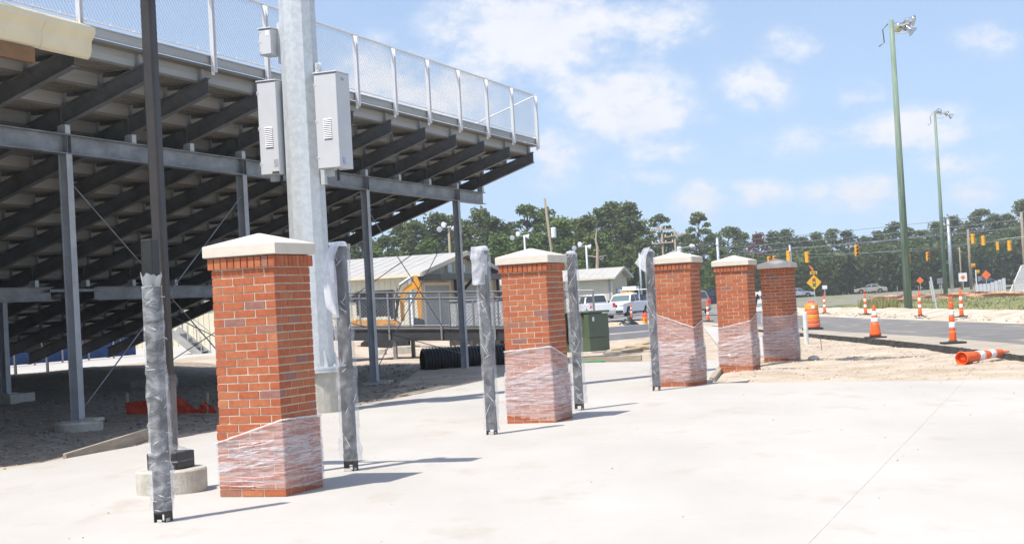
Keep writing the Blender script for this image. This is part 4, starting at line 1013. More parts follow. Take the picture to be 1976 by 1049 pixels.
def ribbed_wall(x0, x1, z0, z1, y, sp=.30):
    mb = MB().box(x0, x1, y, y + .1, z0, z1); n = int((x1 - x0) / sp)
    for i in range(n): mb.box(x0 + i * sp, x0 + i * sp + .06, y - .025, y, z0, z1)
    return mb
def shed(loc, rz, Lx, W, hw, hr, label, oh=.45, doors=(), right_door=None, vents=(), canopy=False):
    """long side faces local -y, gable end faces +x"""
    t = empty('metal_building', loc, rz, label, 'building')
    obj('wall', ribbed_wall(-Lx, 0, 0, hw, 0), m_beige, t)
    gb = MB().prism([(.1, 0), (W, 0), (W, hw), (W / 2, hr - .05), (.1, hw)], 'x', -.1, -.001)
    for i in range(int(W / .3)):
        y = .05 + i * .3; zt = hw + (hr - hw) * (1 - abs(y - W / 2) / (W / 2)) - .08; gb.box(0, .025, y, y + .06, 0, zt)
    obj('gable_wall', gb, m_beige, t)
    obj('back_wall', MB().box(-Lx, -.1, W - .1, W, 0, hw), m_beige, t)
    obj('corner_trim', MB().box(-.12, .03, -.035, .1, 0, hw), m_trim, t)
    sl = (hr - hw) / (W / 2)
    rf = MB()
    for (ya, yb) in ((-oh, W / 2), (W + oh, W / 2)):
        za = hw + .12 - sl * oh; zb = hr + .12
        rf.add([(-Lx - .3, ya, za), (oh, ya, za), (oh, yb, zb), (-Lx - .3, yb, zb), (-Lx - .3, ya, za - .1), (oh, ya, za - .1), (oh, yb, zb - .1), (-Lx - .3, yb, zb - .1)], [(0, 1, 2, 3), (7, 6, 5, 4), (0, 4, 5, 1), (1, 5, 6, 2), (3, 2, 6, 7), (0, 3, 7, 4)])
    r_ = obj('roof', rf, m_roofm, t)
    sm = MB()
    for i in range(int(Lx / .6)):
        x = -Lx + i * .6; za = hw + .12 - sl * oh
        sm.add([(x, -oh, za), (x + .05, -oh, za), (x + .05, W / 2, hr + .12), (x, W / 2, hr + .12), (x, -oh, za + .014), (x + .05, -oh, za + .014), (x + .05, W / 2, hr + .134), (x, W / 2, hr + .134)], [(4, 5, 6, 7), (0, 1, 5, 4), (1, 2, 6, 5), (3, 0, 4, 7)])
    obj('roof_seams', sm, m_roofm, r_, kind='stuff')
    obj('gutter', MB().box(-Lx - .3, oh, -oh - .1, -oh - .005, hw - sl * oh - .04, hw - sl * oh + .12), m_trim, r_)
    for s, (ya, yb) in enumerate(((-oh, W / 2), (W + oh, W / 2))): obj('rake_trim', MB().bar((oh + .02, ya, hw + .06 - sl * oh), (oh + .02, yb, hr + .06), .05, .22), m_trim if s == 0 else m_roofm, r_)
    for (ya, yb, zt) in doors:
        d = obj('roller_door', MB().box(.03, .06, ya, yb, 0, zt), m_grey, t)
        for i in range(int(zt / .25)): obj('door_slat', MB().box(.06, .075, ya, yb, i * .25 + .02, i * .25 + .22), m_grey, d)
        obj('door_frame', MB().box(.026, .10, ya - .15, ya - .002, 0, zt + .15).box(.026, .10, yb + .002, yb + .15, 0, zt + .15).box(.026, .10, ya, yb, zt + .002, zt + .15), m_trim, d)
    for (y, z) in vents: obj('wall_vent', MB().box(.026, .12, y - .25, y + .25, z - .2, z + .2), m_signw, t)
    return t
b1 = shed((-4.55, 75, 0), RZS, 17, 11.4, 3.16, 4.15, 'long beige metal building with roller doors and black awning', doors=((.8, 3.9, 2.62), (6.2, 9.9, 2.62)), vents=((4.1, 3.45), (6.0, 3.45)))
aw = obj('awning', MB().box(.10, 1.3, -.1, 11.5, 2.86, 3.12), m_black, b1)
for y in (4.7, 10.9): obj('awning_bracket', MB().box(.10, .24, y - .09, y + .09, 1.75, 2.86).bar((.2, y, 2.0), (1.1, y, 2.85), .14, .14), m_black, aw)
obj('downpipe', MB().box(-.35, -.22, -.14, -.03, .1, 3.0), m_signw, b1)
for (x, z) in ((-9.1, 2.55), (-8.7, 2.05)): obj('wall_lamp', MB().box(x - .22, x + .22, -.22, -.03, z - .12, z + .12), m_dark, b1)
obj('wall_window', MB().box(-4.6, -3.1, -.06, -.028, 2.0, 2.3), m_dark, b1)
b2 = shed((8.75, 140, 0), RZS, 14, 5.0, 3.45, 4.2, 'small beige metal building behind the white pickups', oh=.5)
obj('entrance', MB().box(.03, .06, 1.2, 3.6, 0, 2.4), m_grey, b2); obj('entrance_sign', MB().box(.06, .09, 1.6, 2.6, 2.0, 2.35), m_signw, b2)
obj('door', MB().box(.065, .1, 1.4, 2.3, 0, 1.95), m_dark, b2); obj('corner_post', MB().box(-.3, -.14, -.06, -.03, 0, 3.4), m_grey, b2)
rl = empty('site_railing', (4.2, 112, 0), 0, 'pale railing in front of the small beige building', 'railing')
for z in (.6, 1.15): obj('rail', MB().bar((0, 0, z), (2.0, 0, z), .05, .05), m_signw, rl)
for q in range(7): obj('post', MB().bar((q * .33, 0, 0), (q * .33, 0, 1.15), .04, .04, (0, 1, 0)), m_signw, rl)

# transformer
tr = empty('pad_transformer', (1.95, 46.4, -.06), R(-38), 'dark green electrical transformer cabinet right of the second pier', 'transformer')
obj('pad', MB().cbox(-.75, .75, -.62, .62, -.1, .06, .015), m_concrete2, tr)
obj('tank', MB().cbox(-.38, .45, -.45, .45, .061, 1.16, .015), m_green, tr)
obj('front_cabinet', MB().cbox(.30, .62, -.50, .50, .061, .46, .015).prism([(.455, .465), (.62, .465), (.60, 1.14), (.455, 1.14)], 'y', -.50, .50), m_green, tr)
obj('lid', MB().cbox(-.42, .66, -.53, .53, 1.165, 1.23, .02), m_green, tr)
for i in range(7): obj('cooling_fin', MB().box(-.30 + i * .09, -.285 + i * .09, -.62, -.452, .30, 1.08), m_greend, tr)
obj('side_panel', MB().box(-.36, .40, -.475, -.452, .08, .29), m_green, tr)
obj('sticker', MB().box(.612, .616, -.32, -.22, .93, 1.05), m_refl, tr)
obj('back_cabinet', MB().cbox(-.78, -.40, -.45, .45, .061, 1.12, .015), m_green, tr)
# stacked precast beams, timber, hydrant, tarp
for i, (dx, dy, z, L) in enumerate(((0, 0, .1, 4.2), (.3, 1.2, .34, 4.0))):
    board((3.05 + dx, 58.4 + dy, z - .15), (6.0 + dx, 60.2 + dy, z - .1), .22, .22 if i == 0 else .24, M('grey_beam', (.33, .345, .37), .6, var=.06, scale=2) if i == 0 else bpy.data.materials['grey_beam'], 'grey_beam', ('front grey beam lying on the sand behind the transformer', 'rear grey beam, stacked behind the front one')[i], 'beam')
board((3.4, 66, .05), (7.3, 66.6, .10), .8, .12, m_concrete2, 'pale_slab', 'pale slab edge lying beyond the grey beams', 'slab')
rnd = random.Random(5)
tl = [((2.5, 44.2, -.04), (4.2, 44.9, .02)), ((2.7, 44.7, .02), (4.3, 44.0, .12)), ((2.9, 43.8, .0), (4.6, 44.6, .16)), ((3.0, 45.4, .0), (4.7, 45.9, .30)), ((2.4, 43.7, -.05), (3.5, 44.1, -.03)), ((3.1, 44.5, .10), (4.0, 43.5, .06)), ((2.6, 45.2, -.03), (3.9, 44.5, .05))]
for i, (a, b) in enumerate(tl): board(a, b, .12, .06, m_wood if i % 2 else m_oldwood, 'timber_offcut', 'timber offcut in the loose pile between the transformer and the third pier', 'timber', roll=R(rnd.uniform(-25, 25)))['group'] = 'loose timber pile'
board((3.75, 43.9, -.1), (3.77, 43.9, .36), .09, .05, m_wood, 'timber_stake', 'short upright stake in the loose timber pile', 'stake')
def heap(name, cx, cy, rx, ry, h, seed, mat, label, cat):
    mb = MB(); n = 18; vs = []
    for i in range(9):
        for j in range(n):
            a = 2 * math.pi * j / n; r = i / 8; vs.append((cx + rx * r * math.cos(a) * (1 + .2 * mnoise.noise((math.cos(a), math.sin(a), seed))), cy + ry * r * math.sin(a), -.08 + h * (1 - r ** 1.6) * (1 + .55 * mnoise.noise((r * 3 * math.cos(a), r * 3 * math.sin(a), seed)))))
    for i in range(8):
        for j in range(n): mb.f.append((i * n + j, i * n + (j + 1) % n, (i + 1) * n + (j + 1) % n, (i + 1) * n + j))
    mb.v = vs; return obj(name, mb, mat, label=label, cat=cat, fixn=False)
heap('black_plastic_heap', 5.75, 80.5, .75, .5, .55, 3, m_tarpb, 'crumpled black plastic heap near the yellow hydrant', 'plastic heap')
heap('paper_sack_heap', 4.9, 79.6, .8, .4, .32, 8, m_strawp, 'heap of brown paper sacks beside the black plastic', 'sack heap')
hy = empty('fire_hydrant', (6.33, 76.9, -.02), 0, 'yellow fire hydrant with a red cap on the sand', 'hydrant')
obj('barrel', MB().lathe([(.17, 0), (.17, .05), (.12, .06), (.115, .5), (.14, .52), (.14, .56)], 16), m_hydr, hy, smooth=False)
obj('bonnet', MB().lathe([(.15, .565), (.15, .60), (.12, .68), (.06, .74), (.035, .745), (.035, .80)], 16), m_hydrr, hy)
for s in (-1, 1): obj('nozzle', MB().tube([(s * .1, 0, .42), (s * .2, 0, .42)], .055, 10), m_hydrr, hy)
obj('nozzle', MB().tube([(0, -.1, .40), (0, -.21, .40)], .07, 10), m_hydrr, hy)

# ------------------------------------------------------------------ traffic cones, tubes and barrel
def rings(t, prof_r, bands, name_mat, n=20):
    """bands: (z0,z1,material,name) on a body whose radius is prof_r(z)"""
    for (z0, z1, mt, nm) in bands:
        k = 4; obj(nm, MB().lathe([(prof_r(z0 + (z1 - z0) * i / k) + (.003 if mt is m_refl else 0), z0 + (z1 - z0) * i / k) for i in range(k + 1)], n), mt, t, smooth=True)
def channelizer(loc, label, tilt=0, base=True):
    t = empty('channelizer_tube', loc, tilt, label, 'traffic tube', 'orange and white channelizer tubes by the road')
    pr_ = lambda z: .085 - .035 * z / .98
    rings(t, pr_, [(.03, .30, m_orange, 'tube_body'), (.301, .315, m_orange, 'tube_rib'), (.316, .36, m_orange, 'tube_body'), (.361, .50, m_refl, 'white_band'), (.501, .65, m_orange, 'tube_body'), (.651, .79, m_refl, 'white_band'), (.791, .97, m_orange, 'tube_body')], None)
    obj('top_handle', MB().tube([(-.035, 0, .97), (-.04, 0, 1.12), (-.02, 0, 1.15), (.02, 0, 1.15), (.04, 0, 1.12), (.035, 0, .97)], .012, 6), m_orange, t)
    if base: obj('rubber_base', MB().cbox(-.26, .26, -.22, .22, 0, .045, .01).lathe([(.12, .046), (.10, .07)], 12), m_rubber, t)
    return t
tubes = [((10.16, 36.9, .006), 'nearest upright orange tube at the road edge'), ((17.1, 87.4, .03), 'orange tube across the road, right of the striped barrel'), ((17.2, 77.7, .03), 'orange tube across the road behind the single cone'), ((17.0, 66.5, .04), 'orange tube in front of the tall green pole'), ((17.1, 60.7, .05), 'orange tube across the road beside the white marker sign'),
         ((7.0, 120, .0), 'orange tube at the tail of the white pickups'), ((8.5, 115.2, .02), 'orange tube in front of the white pickup with a rack'), ((10.3, 84.5, .006), 'orange tube seen between the third and fourth piers')]
for i, (l, lab) in enumerate(tubes): channelizer(l, lab, R(23 * i))
ft_ = channelizer((8.05, 28.75, .055), 'toppled orange tube lying on the sand at the broken asphalt', base=False)
_d = Vector((9.45 - 8.05, 30.25 - 28.75, .02)).normalized(); ft_.rotation_euler = _d.to_track_quat('Z', 'Y').to_euler(); ft_.scale = (1.3, 1.3, 1.6)
obj('open_end', MB().lathe([(.085, .03), (.098, .0), (.088, -.004), (.075, .03)], 20, cap=False), m_orange, ft_)
cn = empty('traffic_cone', (9.93, 43.8, .006), R(10), 'single orange traffic cone with two white collars on the road edge', 'traffic cone')
rings(cn, lambda z: .175 - .145 * z / .9, [(.04, .44, m_orange, 'cone_body'), (.441, .56, m_refl, 'white_band'), (.561, .61, m_orange, 'cone_body'), (.611, .74, m_refl, 'white_band'), (.741, .90, m_orange, 'cone_body')], None)
obj('rubber_base', MB().cbox(-.24, .24, -.24, .24, 0, .04, .01), m_rubber, cn)
br = empty('striped_barrel', (10.55, 56.3, .006), R(30), 'orange and amber striped traffic barrel at the road edge', 'traffic barrel')
rings(br, lambda z: .285 - .06 * z, [(.07, .22, m_orange2, 'barrel_body'), (.221, .228, m_amber, 'seam'), (.236, .36, m_orange2, 'barrel_body'), (.361, .375, m_amber, 'seam'), (.376, .53, m_amber, 'amber_band'), (.531, .69, m_orange2, 'barrel_body'), (.691, .90, m_amber, 'amber_band')], None)
obj('barrel_top', MB().lathe([(.225, .901), (.19, .94), (.16, .945)], 20), m_orange2, br); obj('handle', MB().tube([(-.12, 0, .94), (-.12, 0, 1.0), (.12, 0, 1.0), (.12, 0, .94)], .025, 6), m_orange2, br)
obj('rubber_base', MB().lathe([(.38, 0), (.37, .06), (.29, .068)], 20), m_rubber, br); obj('sticker', MB().box(-.06, .06, -.245, -.235, .74, .86), m_refl, br, rz=R(-28))
obj('white_post', MB().lathe([(.065, -.1), (.065, .86), (.05, .88)], 14), M('white_pvc', (.62, .66, .62), .5), None, (7.98, 43.6, -.05), 0, 'short white plastic post right of the farthest pier', 'post')
obj('rebar_stake', MB().tube([(0, 0, -.1), (-.03, 0, .33)], .009, 6), m_rebar, None, (7.4, 38.4, -.06), 0, 'thin rusty stake standing in the sand', 'stake')
ld = empty('leaning_shovel', (5.45, 36.5, -.05), 0, 'dark handled tool leaning between the two farthest piers', 'shovel')
obj('handle', MB().tube([(-.18, 0, 0), (.18, .05, 1.45)], .022, 8), m_dark, ld); obj('blue_tape', MB().tube([(-.13, -.03, .62), (-.08, -.02, .86)], .035, 8), m_blue, ld); obj('blue_grip', MB().tube([(.05, .02, .92), (.09, .03, 1.1)], .03, 8), m_blue, ld)
obj('stone', MB().lathe([(.0, -.02), (.10, .0), (.13, .05), (.09, .10), (.02, .12)], 9), m_concrete2, None, (6.15, 32.9, -.04), 0, 'dark rounded stone at the foot of the farthest pier', 'stone')

# ------------------------------------------------------------------ signs, signals, poles, wires
def pole_tube(t, h, r0, r1, mat, name='pole', n=10, lean=(0, 0), z0=-.3): return obj(name, MB().tube([(0, 0, z0), (lean[0] * h, lean[1] * h, h)], [r0, r1], n), mat, t, smooth=True)
def gpole(x, y, h, label, heads):
    t = empty('floodlight_pole', (x, y, 0), 0, label, 'light pole', 'green floodlight poles')
    pole_tube(t, h, .225, .125, m_greenpole, n=14)
    obj('bracket', MB().box(.05, .8, -.05, .05, h - .35, h - .27).box(.05, .8, -.05, .05, h - .75, h - .69).box(.65, .8, -.6, .6, h - .35, h - .27), m_galv, t)
    for i, (a, b, c, rx, rz) in enumerate(heads):
        o = obj('flood_head', MB().lathe([(.14, -.45), (.18, -.35), (.22, -.1), (.46, .28), (.50, .34), (.48, .34), (.30, .05)], 18), m_chrome, t, (a, b, h + c), 0, smooth=True); o.rotation_euler = (rx, 0, rz); o.scale = (.62, .62, .62)
        obj('lens', MB().lathe([(.44, .30), (.2, .34), (.02, .345)], 18), m_lens, o)
    obj('wire_loop', MB().tube([(-.2, 0, h - .2), (-.5, 0, h - .5), (-.45, 0, h - 1.2), (-.75, 0, h - 1.4)], .03, 5), m_dark, t)
    return t
gpole(21.4, 86.1, 15.8, 'tall green wooden pole with floodlights, nearest on the right', [(.95, -.3, -.1, R(105), R(60)), (1.05, .2, -.55, R(135), R(75)), (.4, .3, -.3, R(100), R(180)), (.8, .5, -.2, R(110), R(20))])
gpole(43.2, 158.5, 18.5, 'farther green wooden pole with floodlights', [(1.0, -.3, -.3, R(115), R(60)), (1.6, .3, -.5, R(125), R(100)), (.6, .4, .0, R(90), R(180))])
def signal(loc, label, face, lit=None):
    t = empty('traffic_signal', loc, face, label, 'traffic signal', 'yellow traffic signals on span wires')
    obj('housing', MB().cbox(-.18, .18, -.12, .14, -.54, .54, .03), m_sigy, t)
    for i, (z, mt) in enumerate(((.35, m_red), (0, m_dark), (-.35, m_dark))):
        obj('lens', MB().tube([(0, -.14, z), (0, -.121, z)], .125, 14), mt, t)
        vz = MB()
        for k in range(8):
            a0, a1 = R(-20 + 220 * k / 8), R(-20 + 220 * (k + 1) / 8)
            vz.add([(.14 * math.cos(a), y, z + .14 * math.sin(a)) for a in (a0, a1) for y in (-.30, -.12)] + [(.15 * math.cos(a), y, z + .15 * math.sin(a)) for a in (a0, a1) for y in (-.30, -.12)], [(0, 1, 3, 2), (4, 6, 7, 5), (0, 2, 6, 4)])
        obj('visor', vz, m_sigy, t, fixn=False)
    obj('hanger', MB().tube([(0, 0, .54), (0, 0, .8)], .03, 6), m_dark, t)
    return t
sg = [((33.8, 155, 4.9), 'red traffic signal hanging left of the tall green pole', R(10)), ((27.1, 155, 4.72), 'traffic signal beside the far steel pole above the last pier', R(150)), ((28.9, 155, 4.52), 'traffic signal seen edge on, right of the last pier', R(140)), ((43.8, 175, 4.15), 'traffic signal half hidden by the tall green pole', R(10)), ((49.9, 190, 4.5), 'red traffic signal between the two green poles', R(10)),
      ((49.6, 170, 5.8), 'higher traffic signal of the pair right of the steel pole', R(130)), ((50.7, 170, 5.55), 'lower traffic signal of the pair right of the steel pole', R(140)), ((61.4, 200, 5.5), 'small traffic signal far right, left of its pair', R(150)), ((51.9, 165, 4.75), 'large traffic signal at the far right', R(130)), ((30.85, 190, 5.0), 'left traffic signal peeping over the cap of the last pier', R(20)), ((31.5, 190, 5.05), 'right traffic signal peeping over the cap of the last pier', R(20))]
for l, lab, a in sg: signal(l, lab, a)
def wire(name, pts, sag, r, label, cat='wire', mat=None):
    P = []
    for a, b in zip(pts[:-1], pts[1:]):
        a, b = Vector(a), Vector(b)
        for k in range(12): t = k / 12; P.append(a.lerp(b, t) - Vector((0, 0, sag * 4 * t * (1 - t))))
    P.append(Vector(pts[-1])); obj(name, MB().tube(P, r, 5), mat or m_wire_d, label=label, cat=cat, group='overhead wires')
wire('span_wire', [(24.8, 190, 5.9), (27.1, 155, 5.5), (33.8, 155, 5.75), (42.5, 158, 6.2), (51, 168, 6.8), (64.2, 232, 9.4)], .12, .02, 'thin span wire carrying the nearer signals')
wire('span_wire', [(24.8, 190, 7.0), (31, 190, 5.8), (43.8, 175, 5.0), (49.9, 190, 5.35), (61.4, 200, 6.3), (90, 190, 8.2)], .12, .02, 'lower span wire carrying the farther signals')
wire('span_wire', [(24.8, 190, 7.9), (35.1, 200, 6.8), (64, 232, 8.6)], .5, .02, 'long sagging span wire between the steel poles')
PWR = [((4, 310), 0.0), ((10.7, 291), .0), ((25.5, 262), .1), ((66, 200), 0.0), ((120, 130), 0)]
for i, (dz, lab) in enumerate(((0, 'top power line crossing above the piers'), (-.95, 'second power line below the top one'), (-1.9, 'third power line, carrying communications cable'), (-3.4, 'lowest slack communications line'))):
    wire('power_line', [(x, y, 9.7 + dz + o) for (x, y), o in PWR], .35, .035 if i < 3 else .025, lab)
def upole(x, y, h, lean, label, arms=(), trans=None, mat=m_pole, r=.15, steel=None):
    t = empty('utility_pole', (x, y, 0), 0, label, 'utility pole', 'utility poles in the distance')
    pole_tube(t, h, r * 1.3, r, mat, lean=lean, n=10)
    for (z, w, tilt) in arms:
        a = obj('cross_arm', MB().bar((lean[0] * z - w / 2, -.15, z - tilt), (lean[0] * z + w / 2, -.15, z + tilt), .12, .14), m_barkp, t)
        for q in (-.45, -.15, .15, .45): obj('insulator', MB().lathe([(.05, 0), (.06, .1), (.03, .18)], 8), m_signw, a, (lean[0] * z + w * q, -.15, z + .07 + tilt * 2 * q))
    if trans: obj('transformer_can', MB().lathe([(.24, 0), (.26, .06), (.26, .95), (.2, 1.02)], 14), m_signw, t, (lean[0] * trans + .42, -.1, trans))
    return t
upole(4.6, 160, 12.0, (-.075, 0), 'leaning wooden utility pole with a white transformer can', trans=8.0, r=.12)
upole(16.3, 170, 9.0, (0, 0), 'utility pole with two pale cross-arms', arms=((8.6, 2.6, .05), (7.2, 2.4, .03)), r=.10)
upole(18.7, 180, 8.9, (0, 0), 'slim utility pole with a transformer can and one cross-arm', arms=((8.3, 2.4, .12),), trans=6.0, r=.11)
upole(69.5, 215, 10.2, (0, 0), 'wooden utility pole at the far right edge', r=.17); upole(65.0, 225, 8.6, (0, 0), 'shorter wooden utility pole left of the one at the far right edge', r=.16)
upole(64.5, 228, 6.2, (0, 0), 'shortest thin wooden pole at the far right', r=.10)
def spole(x, y, h, label, r=.14):
    t = empty('signal_pole', (x, y, 0), 0, label, 'signal pole', 'grey steel signal poles'); pole_tube(t, h, r * 1.35, r, m_steelp, n=12)
    obj('cap', MB().lathe([(r * 1.1, h), (r * 1.1, h + .06), (.02, h + .12)], 12), m_steelp, t); obj('clamp', MB().lathe([(r * 1.3, h - .9), (r * 1.3, h - .75)], 12), m_galv, t)
    obj('foundation', MB().lathe([(r * 2.6, -.2), (r * 2.6, .12)], 12), m_concrete, t)
spole(24.8, 190, 8.1, 'grey steel signal pole above the fourth pier', .16); spole(35.2, 200, 7.0, 'grey steel signal pole above the last pier', .14); spole(64.2, 232, 10.5, 'tall grey steel signal pole right of the green poles', .23); spole(14.4, 178, 6.4, 'thin grey post left of the third pier cap', .10)
slp = empty('street_lamp', (15.9, 172, 0), 0, 'street lamp with a long curved arm above the third pier', 'street lamp')
pole_tube(slp, 5.6, .08, .06, m_steelp); obj('arm', MB().tube([(0, 0, 5.5), (1.2, 0, 6.1), (2.6, 0, 6.6), (3.6, 0, 6.75)], .045, 8), m_steelp, slp); obj('lamp_head', MB().lathe([(.06, 0), (.2, .08), (.22, .25), (.12, .55), (.02, .6)], 10), m_signw, slp, (3.5, 0, 6.75)).rotation_euler = (0, R(90), 0)
for (x, y, h, lab, mt, dx) in ((-5.0, 130, 8.2, 'brown pole with white floodlights behind the stand column', m_pole, -.3), (1.35, 150, 8.0, 'grey pole with white floodlights above the second pier', m_steelp, -.5), (7.15, 150, 6.7, 'short pole with a white floodlight right of the second pier', m_steelp, -.5)):
    t = empty('field_light', (x, y, 0), 0, lab, 'light pole'); pole_tube(t, h, .13, .10, mt)
    obj('bracket', MB().bar((dx * 1.6, 0, h - .1), (.5, 0, h - .1), .07, .07), m_galv, t)
    for i, (a, c) in enumerate(((dx, .15), (dx * 2 - .2, -.2), (.25, -.15))):
        o = obj('flood_head', MB().lathe([(.07, -.2), (.13, -.07), (.24, .16), (.24, .19), (.1, .2)], 12), m_signw, t, (a, 0, h + c)); o.rotation_euler = (R(100), 0, R(-40 + 60 * i))
dt = empty('dead_tree', (9.6, 180, 0), 0, 'pale bare dead trunk with a cross branch', 'dead tree')
obj('trunk', MB().tube([(0, 0, 0), (.1, 0, 5), (.25, 0, 7.4), (.1, 0, 8.2), (.3, 0, 9.6)], [.22, .19, .15, .11, .04], 8), m_barkp, dt)
obj('branch', MB().tube([(-1.2, 0, 6.6), (.2, 0, 6.3), (1.3, .2, 6.5)], [.04, .09, .03], 6), m_barkp, dt); obj('branch', MB().tube([(.1, 0, 8.2), (-.4, 0, 8.9)], [.06, .02], 6), m_barkp, dt)

def sign_post(t, h, mat=None): obj('post', MB().bar((0, .05, -.2), (0, .05, h), .07, .05, (0, 1, 0)), mat or m_galv, t)
def diamond(t, s, z, mat, name='panel'): o = obj(name, MB().cbox(-s / 2, s / 2, -.012, .012, -s / 2, s / 2, .004), mat, t, (0, 0, z)); o.rotation_euler = (0, R(45), 0); return o
ys = empty('signal_ahead_sign', (36.1, 190, 0), 0, 'yellow diamond sign showing a traffic light, NEW plate above', 'road sign')
sign_post(ys, 3.6); diamond(ys, 1.28, 2.15, m_signy)
b_ = obj('pictogram', MB().box(-.17, .17, -.03, -.014, 1.66, 2.64), m_dark, ys)
for z, mt in ((2.48, m_red), (2.15, m_signy), (1.82, m_grn)): obj('dot', MB().tube([(0, -.04, z), (0, -.031, z)], .135, 14), mt, b_)
pl_ = obj('plate', MB().box(-.42, .42, -.012, .012, 3.13, 3.49), m_signy, ys)
def stroke(a, b): obj('letter_stroke', MB().bar((a[0], -.018, a[1]), (b[0], -.018, b[1]), .01, .035, (0, 0, 1) if abs(a[1] - b[1]) < .01 else (1, 0, 0)), m_dark, pl_)
for a, b in (((-.28, 3.2), (-.28, 3.42)), ((-.28, 3.42), (-.14, 3.2)), ((-.14, 3.2), (-.14, 3.42)), ((-.06, 3.2), (-.06, 3.42)), ((-.06, 3.42), (.06, 3.42)), ((-.06, 3.31), (.04, 3.31)), ((-.06, 3.2), (.06, 3.2)), ((.12, 3.42), (.165, 3.2)), ((.165, 3.2), (.21, 3.38)), ((.21, 3.38), (.255, 3.2)), ((.255, 3.2), (.30, 3.42))): stroke(a, b)
obj('flag', MB().add([(-.05, 0, 3.5), (-.5, .02, 4.1), (-.38, .02, 4.22), (-.02, 0, 3.85), (-.05, .04, 3.5), (-.5, .06, 4.1), (-.38, .06, 4.22), (-.02, .04, 3.85)], [(0, 1, 2, 3), (7, 6, 5, 4), (0, 4, 5, 1), (1, 5, 6, 2), (2, 6, 7, 3)]), m_signo, ys)
def flat_sign(x, y, w, h, z, mat, label, dia=None, txt=False):
    t = empty('road_sign', (x, y, 0), 0, label, 'road sign'); sign_post(t, z + h / 2 - .02)
    if dia: diamond(t, w, z, mat)
    else: obj('panel', MB().cbox(-w / 2, w / 2, -.012, .012, z - h / 2, z + h / 2, .004), mat, t)
    return t
flat_sign(39.3, 200, .62, .46, 1.5, m_signw, 'small blank white sign right of the yellow diamond sign')
s1 = flat_sign(66.8, 260, .86, .86, 1.75, m_signo, 'small orange diamond sign between the green poles', dia=1)
s2 = flat_sign(69.3, 232, 1.0, 1.0, 2.0, m_signo, 'large orange diamond sign above the dark car', dia=1)
for s_ in (s1, s2):
    for q in range(3): obj('text_bar', MB().box(-.28 + .06 * abs(q - 1), .28 - .06 * abs(q - 1), -.03, -.016, s_.children[1].location.z - .18 + q * .16, s_.children[1].location.z - .11 + q * .16), m_dark, s_)
s3 = flat_sign(39.75, 140, .74, .76, 1.7, m_signw, 'white square sign with an orange diamond, right of the green poles'); o = obj('diamond_mark', MB().box(-.15, .15, -.025, -.014, -.15, .15), m_signo, s3, (0, 0, 1.7)); o.rotation_euler = (0, R(45), 0)
for (x, y, l) in ((73.0, 270, 'far grey sign back between the green poles'), (84, 285, 'far grey sign back left of the dark car'), (70.5, 262, 'dull sign back right of the steel pole')): flat_sign(x, y, .8, .9, 1.5, m_galvd, l)
for (x, y, z, lab) in ((51.0, 204, 2.75, 'yellow signal box on a post beside the near green pole'), (66.3, 229, 3.45, 'yellow signal box on a tall white post'), (76.0, 260, 2.65, 'yellow signal box on a short white post')):
    t = empty('pedestrian_signal', (x, y, 0), 0, lab, 'signal', 'yellow pedestrian signals'); obj('post', MB().lathe([(.14, 0), (.13, .3), (.09, .35), (.09, z + .35)], 10), m_signw, t); s_ = -.25 if x < 60 else .3
    obj('box', MB().cbox(s_ - .3, s_ + .3, -.25, .15, z - .28, z + .28, .05), m_sigy, t); obj('hood', MB().box(s_ - .22, s_ + .22, -.33, -.252, z - .05, z + .22), m_sigy, t)
wm = empty('utility_marker', (22.4, 84.6, 0), 0, 'grey steel post pair standing in grass right of the near pole', 'marker post'); obj('post', MB().bar((.15, 0, -.2), (-.1, 0, 1.72), .09, .05, (0, 1, 0)), m_galv, wm); obj('post', MB().bar((-.02, .04, .4), (-.16, .04, 1.5), .06, .04, (0, 1, 0)), m_galv, wm)
bs = empty('white_slat_sign', (10.9, 72, 0), 0, 'stack of three white slats between the two farthest piers', 'barricade')
for z in (1.35, 1.0, .65): obj('slat', MB().box(-.05, .35, -.02, .02, z - .09, z + .09), m_signw, bs)
obj('upright', MB().box(.28, .33, .022, .06, -.1, 1.5), m_galv, bs)
tj = empty('tripod_sign', (12.1, 130, 0), 0, 'small post with red and white feet behind the black vehicle', 'sign stand'); obj('post', MB().bar((0, 0, 0), (0, 0, 1.6), .05, .05, (0, 1, 0)), m_galv, tj)
for s_ in (-1, 1): obj('foot', MB().bar((s_ * .45, 0, .02), (0, 0, .25), .1, .08), m_red, tj)
# silt fence with stakes
sf = empty('silt_fence', (0, 0, .05), 0, 'faded orange silt fence with stakes along the grass', 'fence')
sfp = [(31.5, 141), (33.2, 135), (34.6, 128), (36, 122), (37.4, 115), (39.5, 110), (42, 106)]
obj('fabric', wavy_band([(x, y, 0) for x, y in sfp], [.42, .46, .38, .46, .30, .5, .5], 9, amp=.25), m_silt, sf, smooth=True, fixn=False)
for i in range(22):
    t = i / 21 * (len(sfp) - 1.001); k = int(t); a, b = sfp[k], sfp[k + 1]; x = a[0] + (b[0] - a[0]) * (t - k); y = a[1] + (b[1] - a[1]) * (t - k) + .2
    obj('stake', MB().bar((x, y, 0), (x, y, 1.15 + .1 * math.sin(i * 5)), .045, .045, (0, 1, 0)), m_wood, sf)
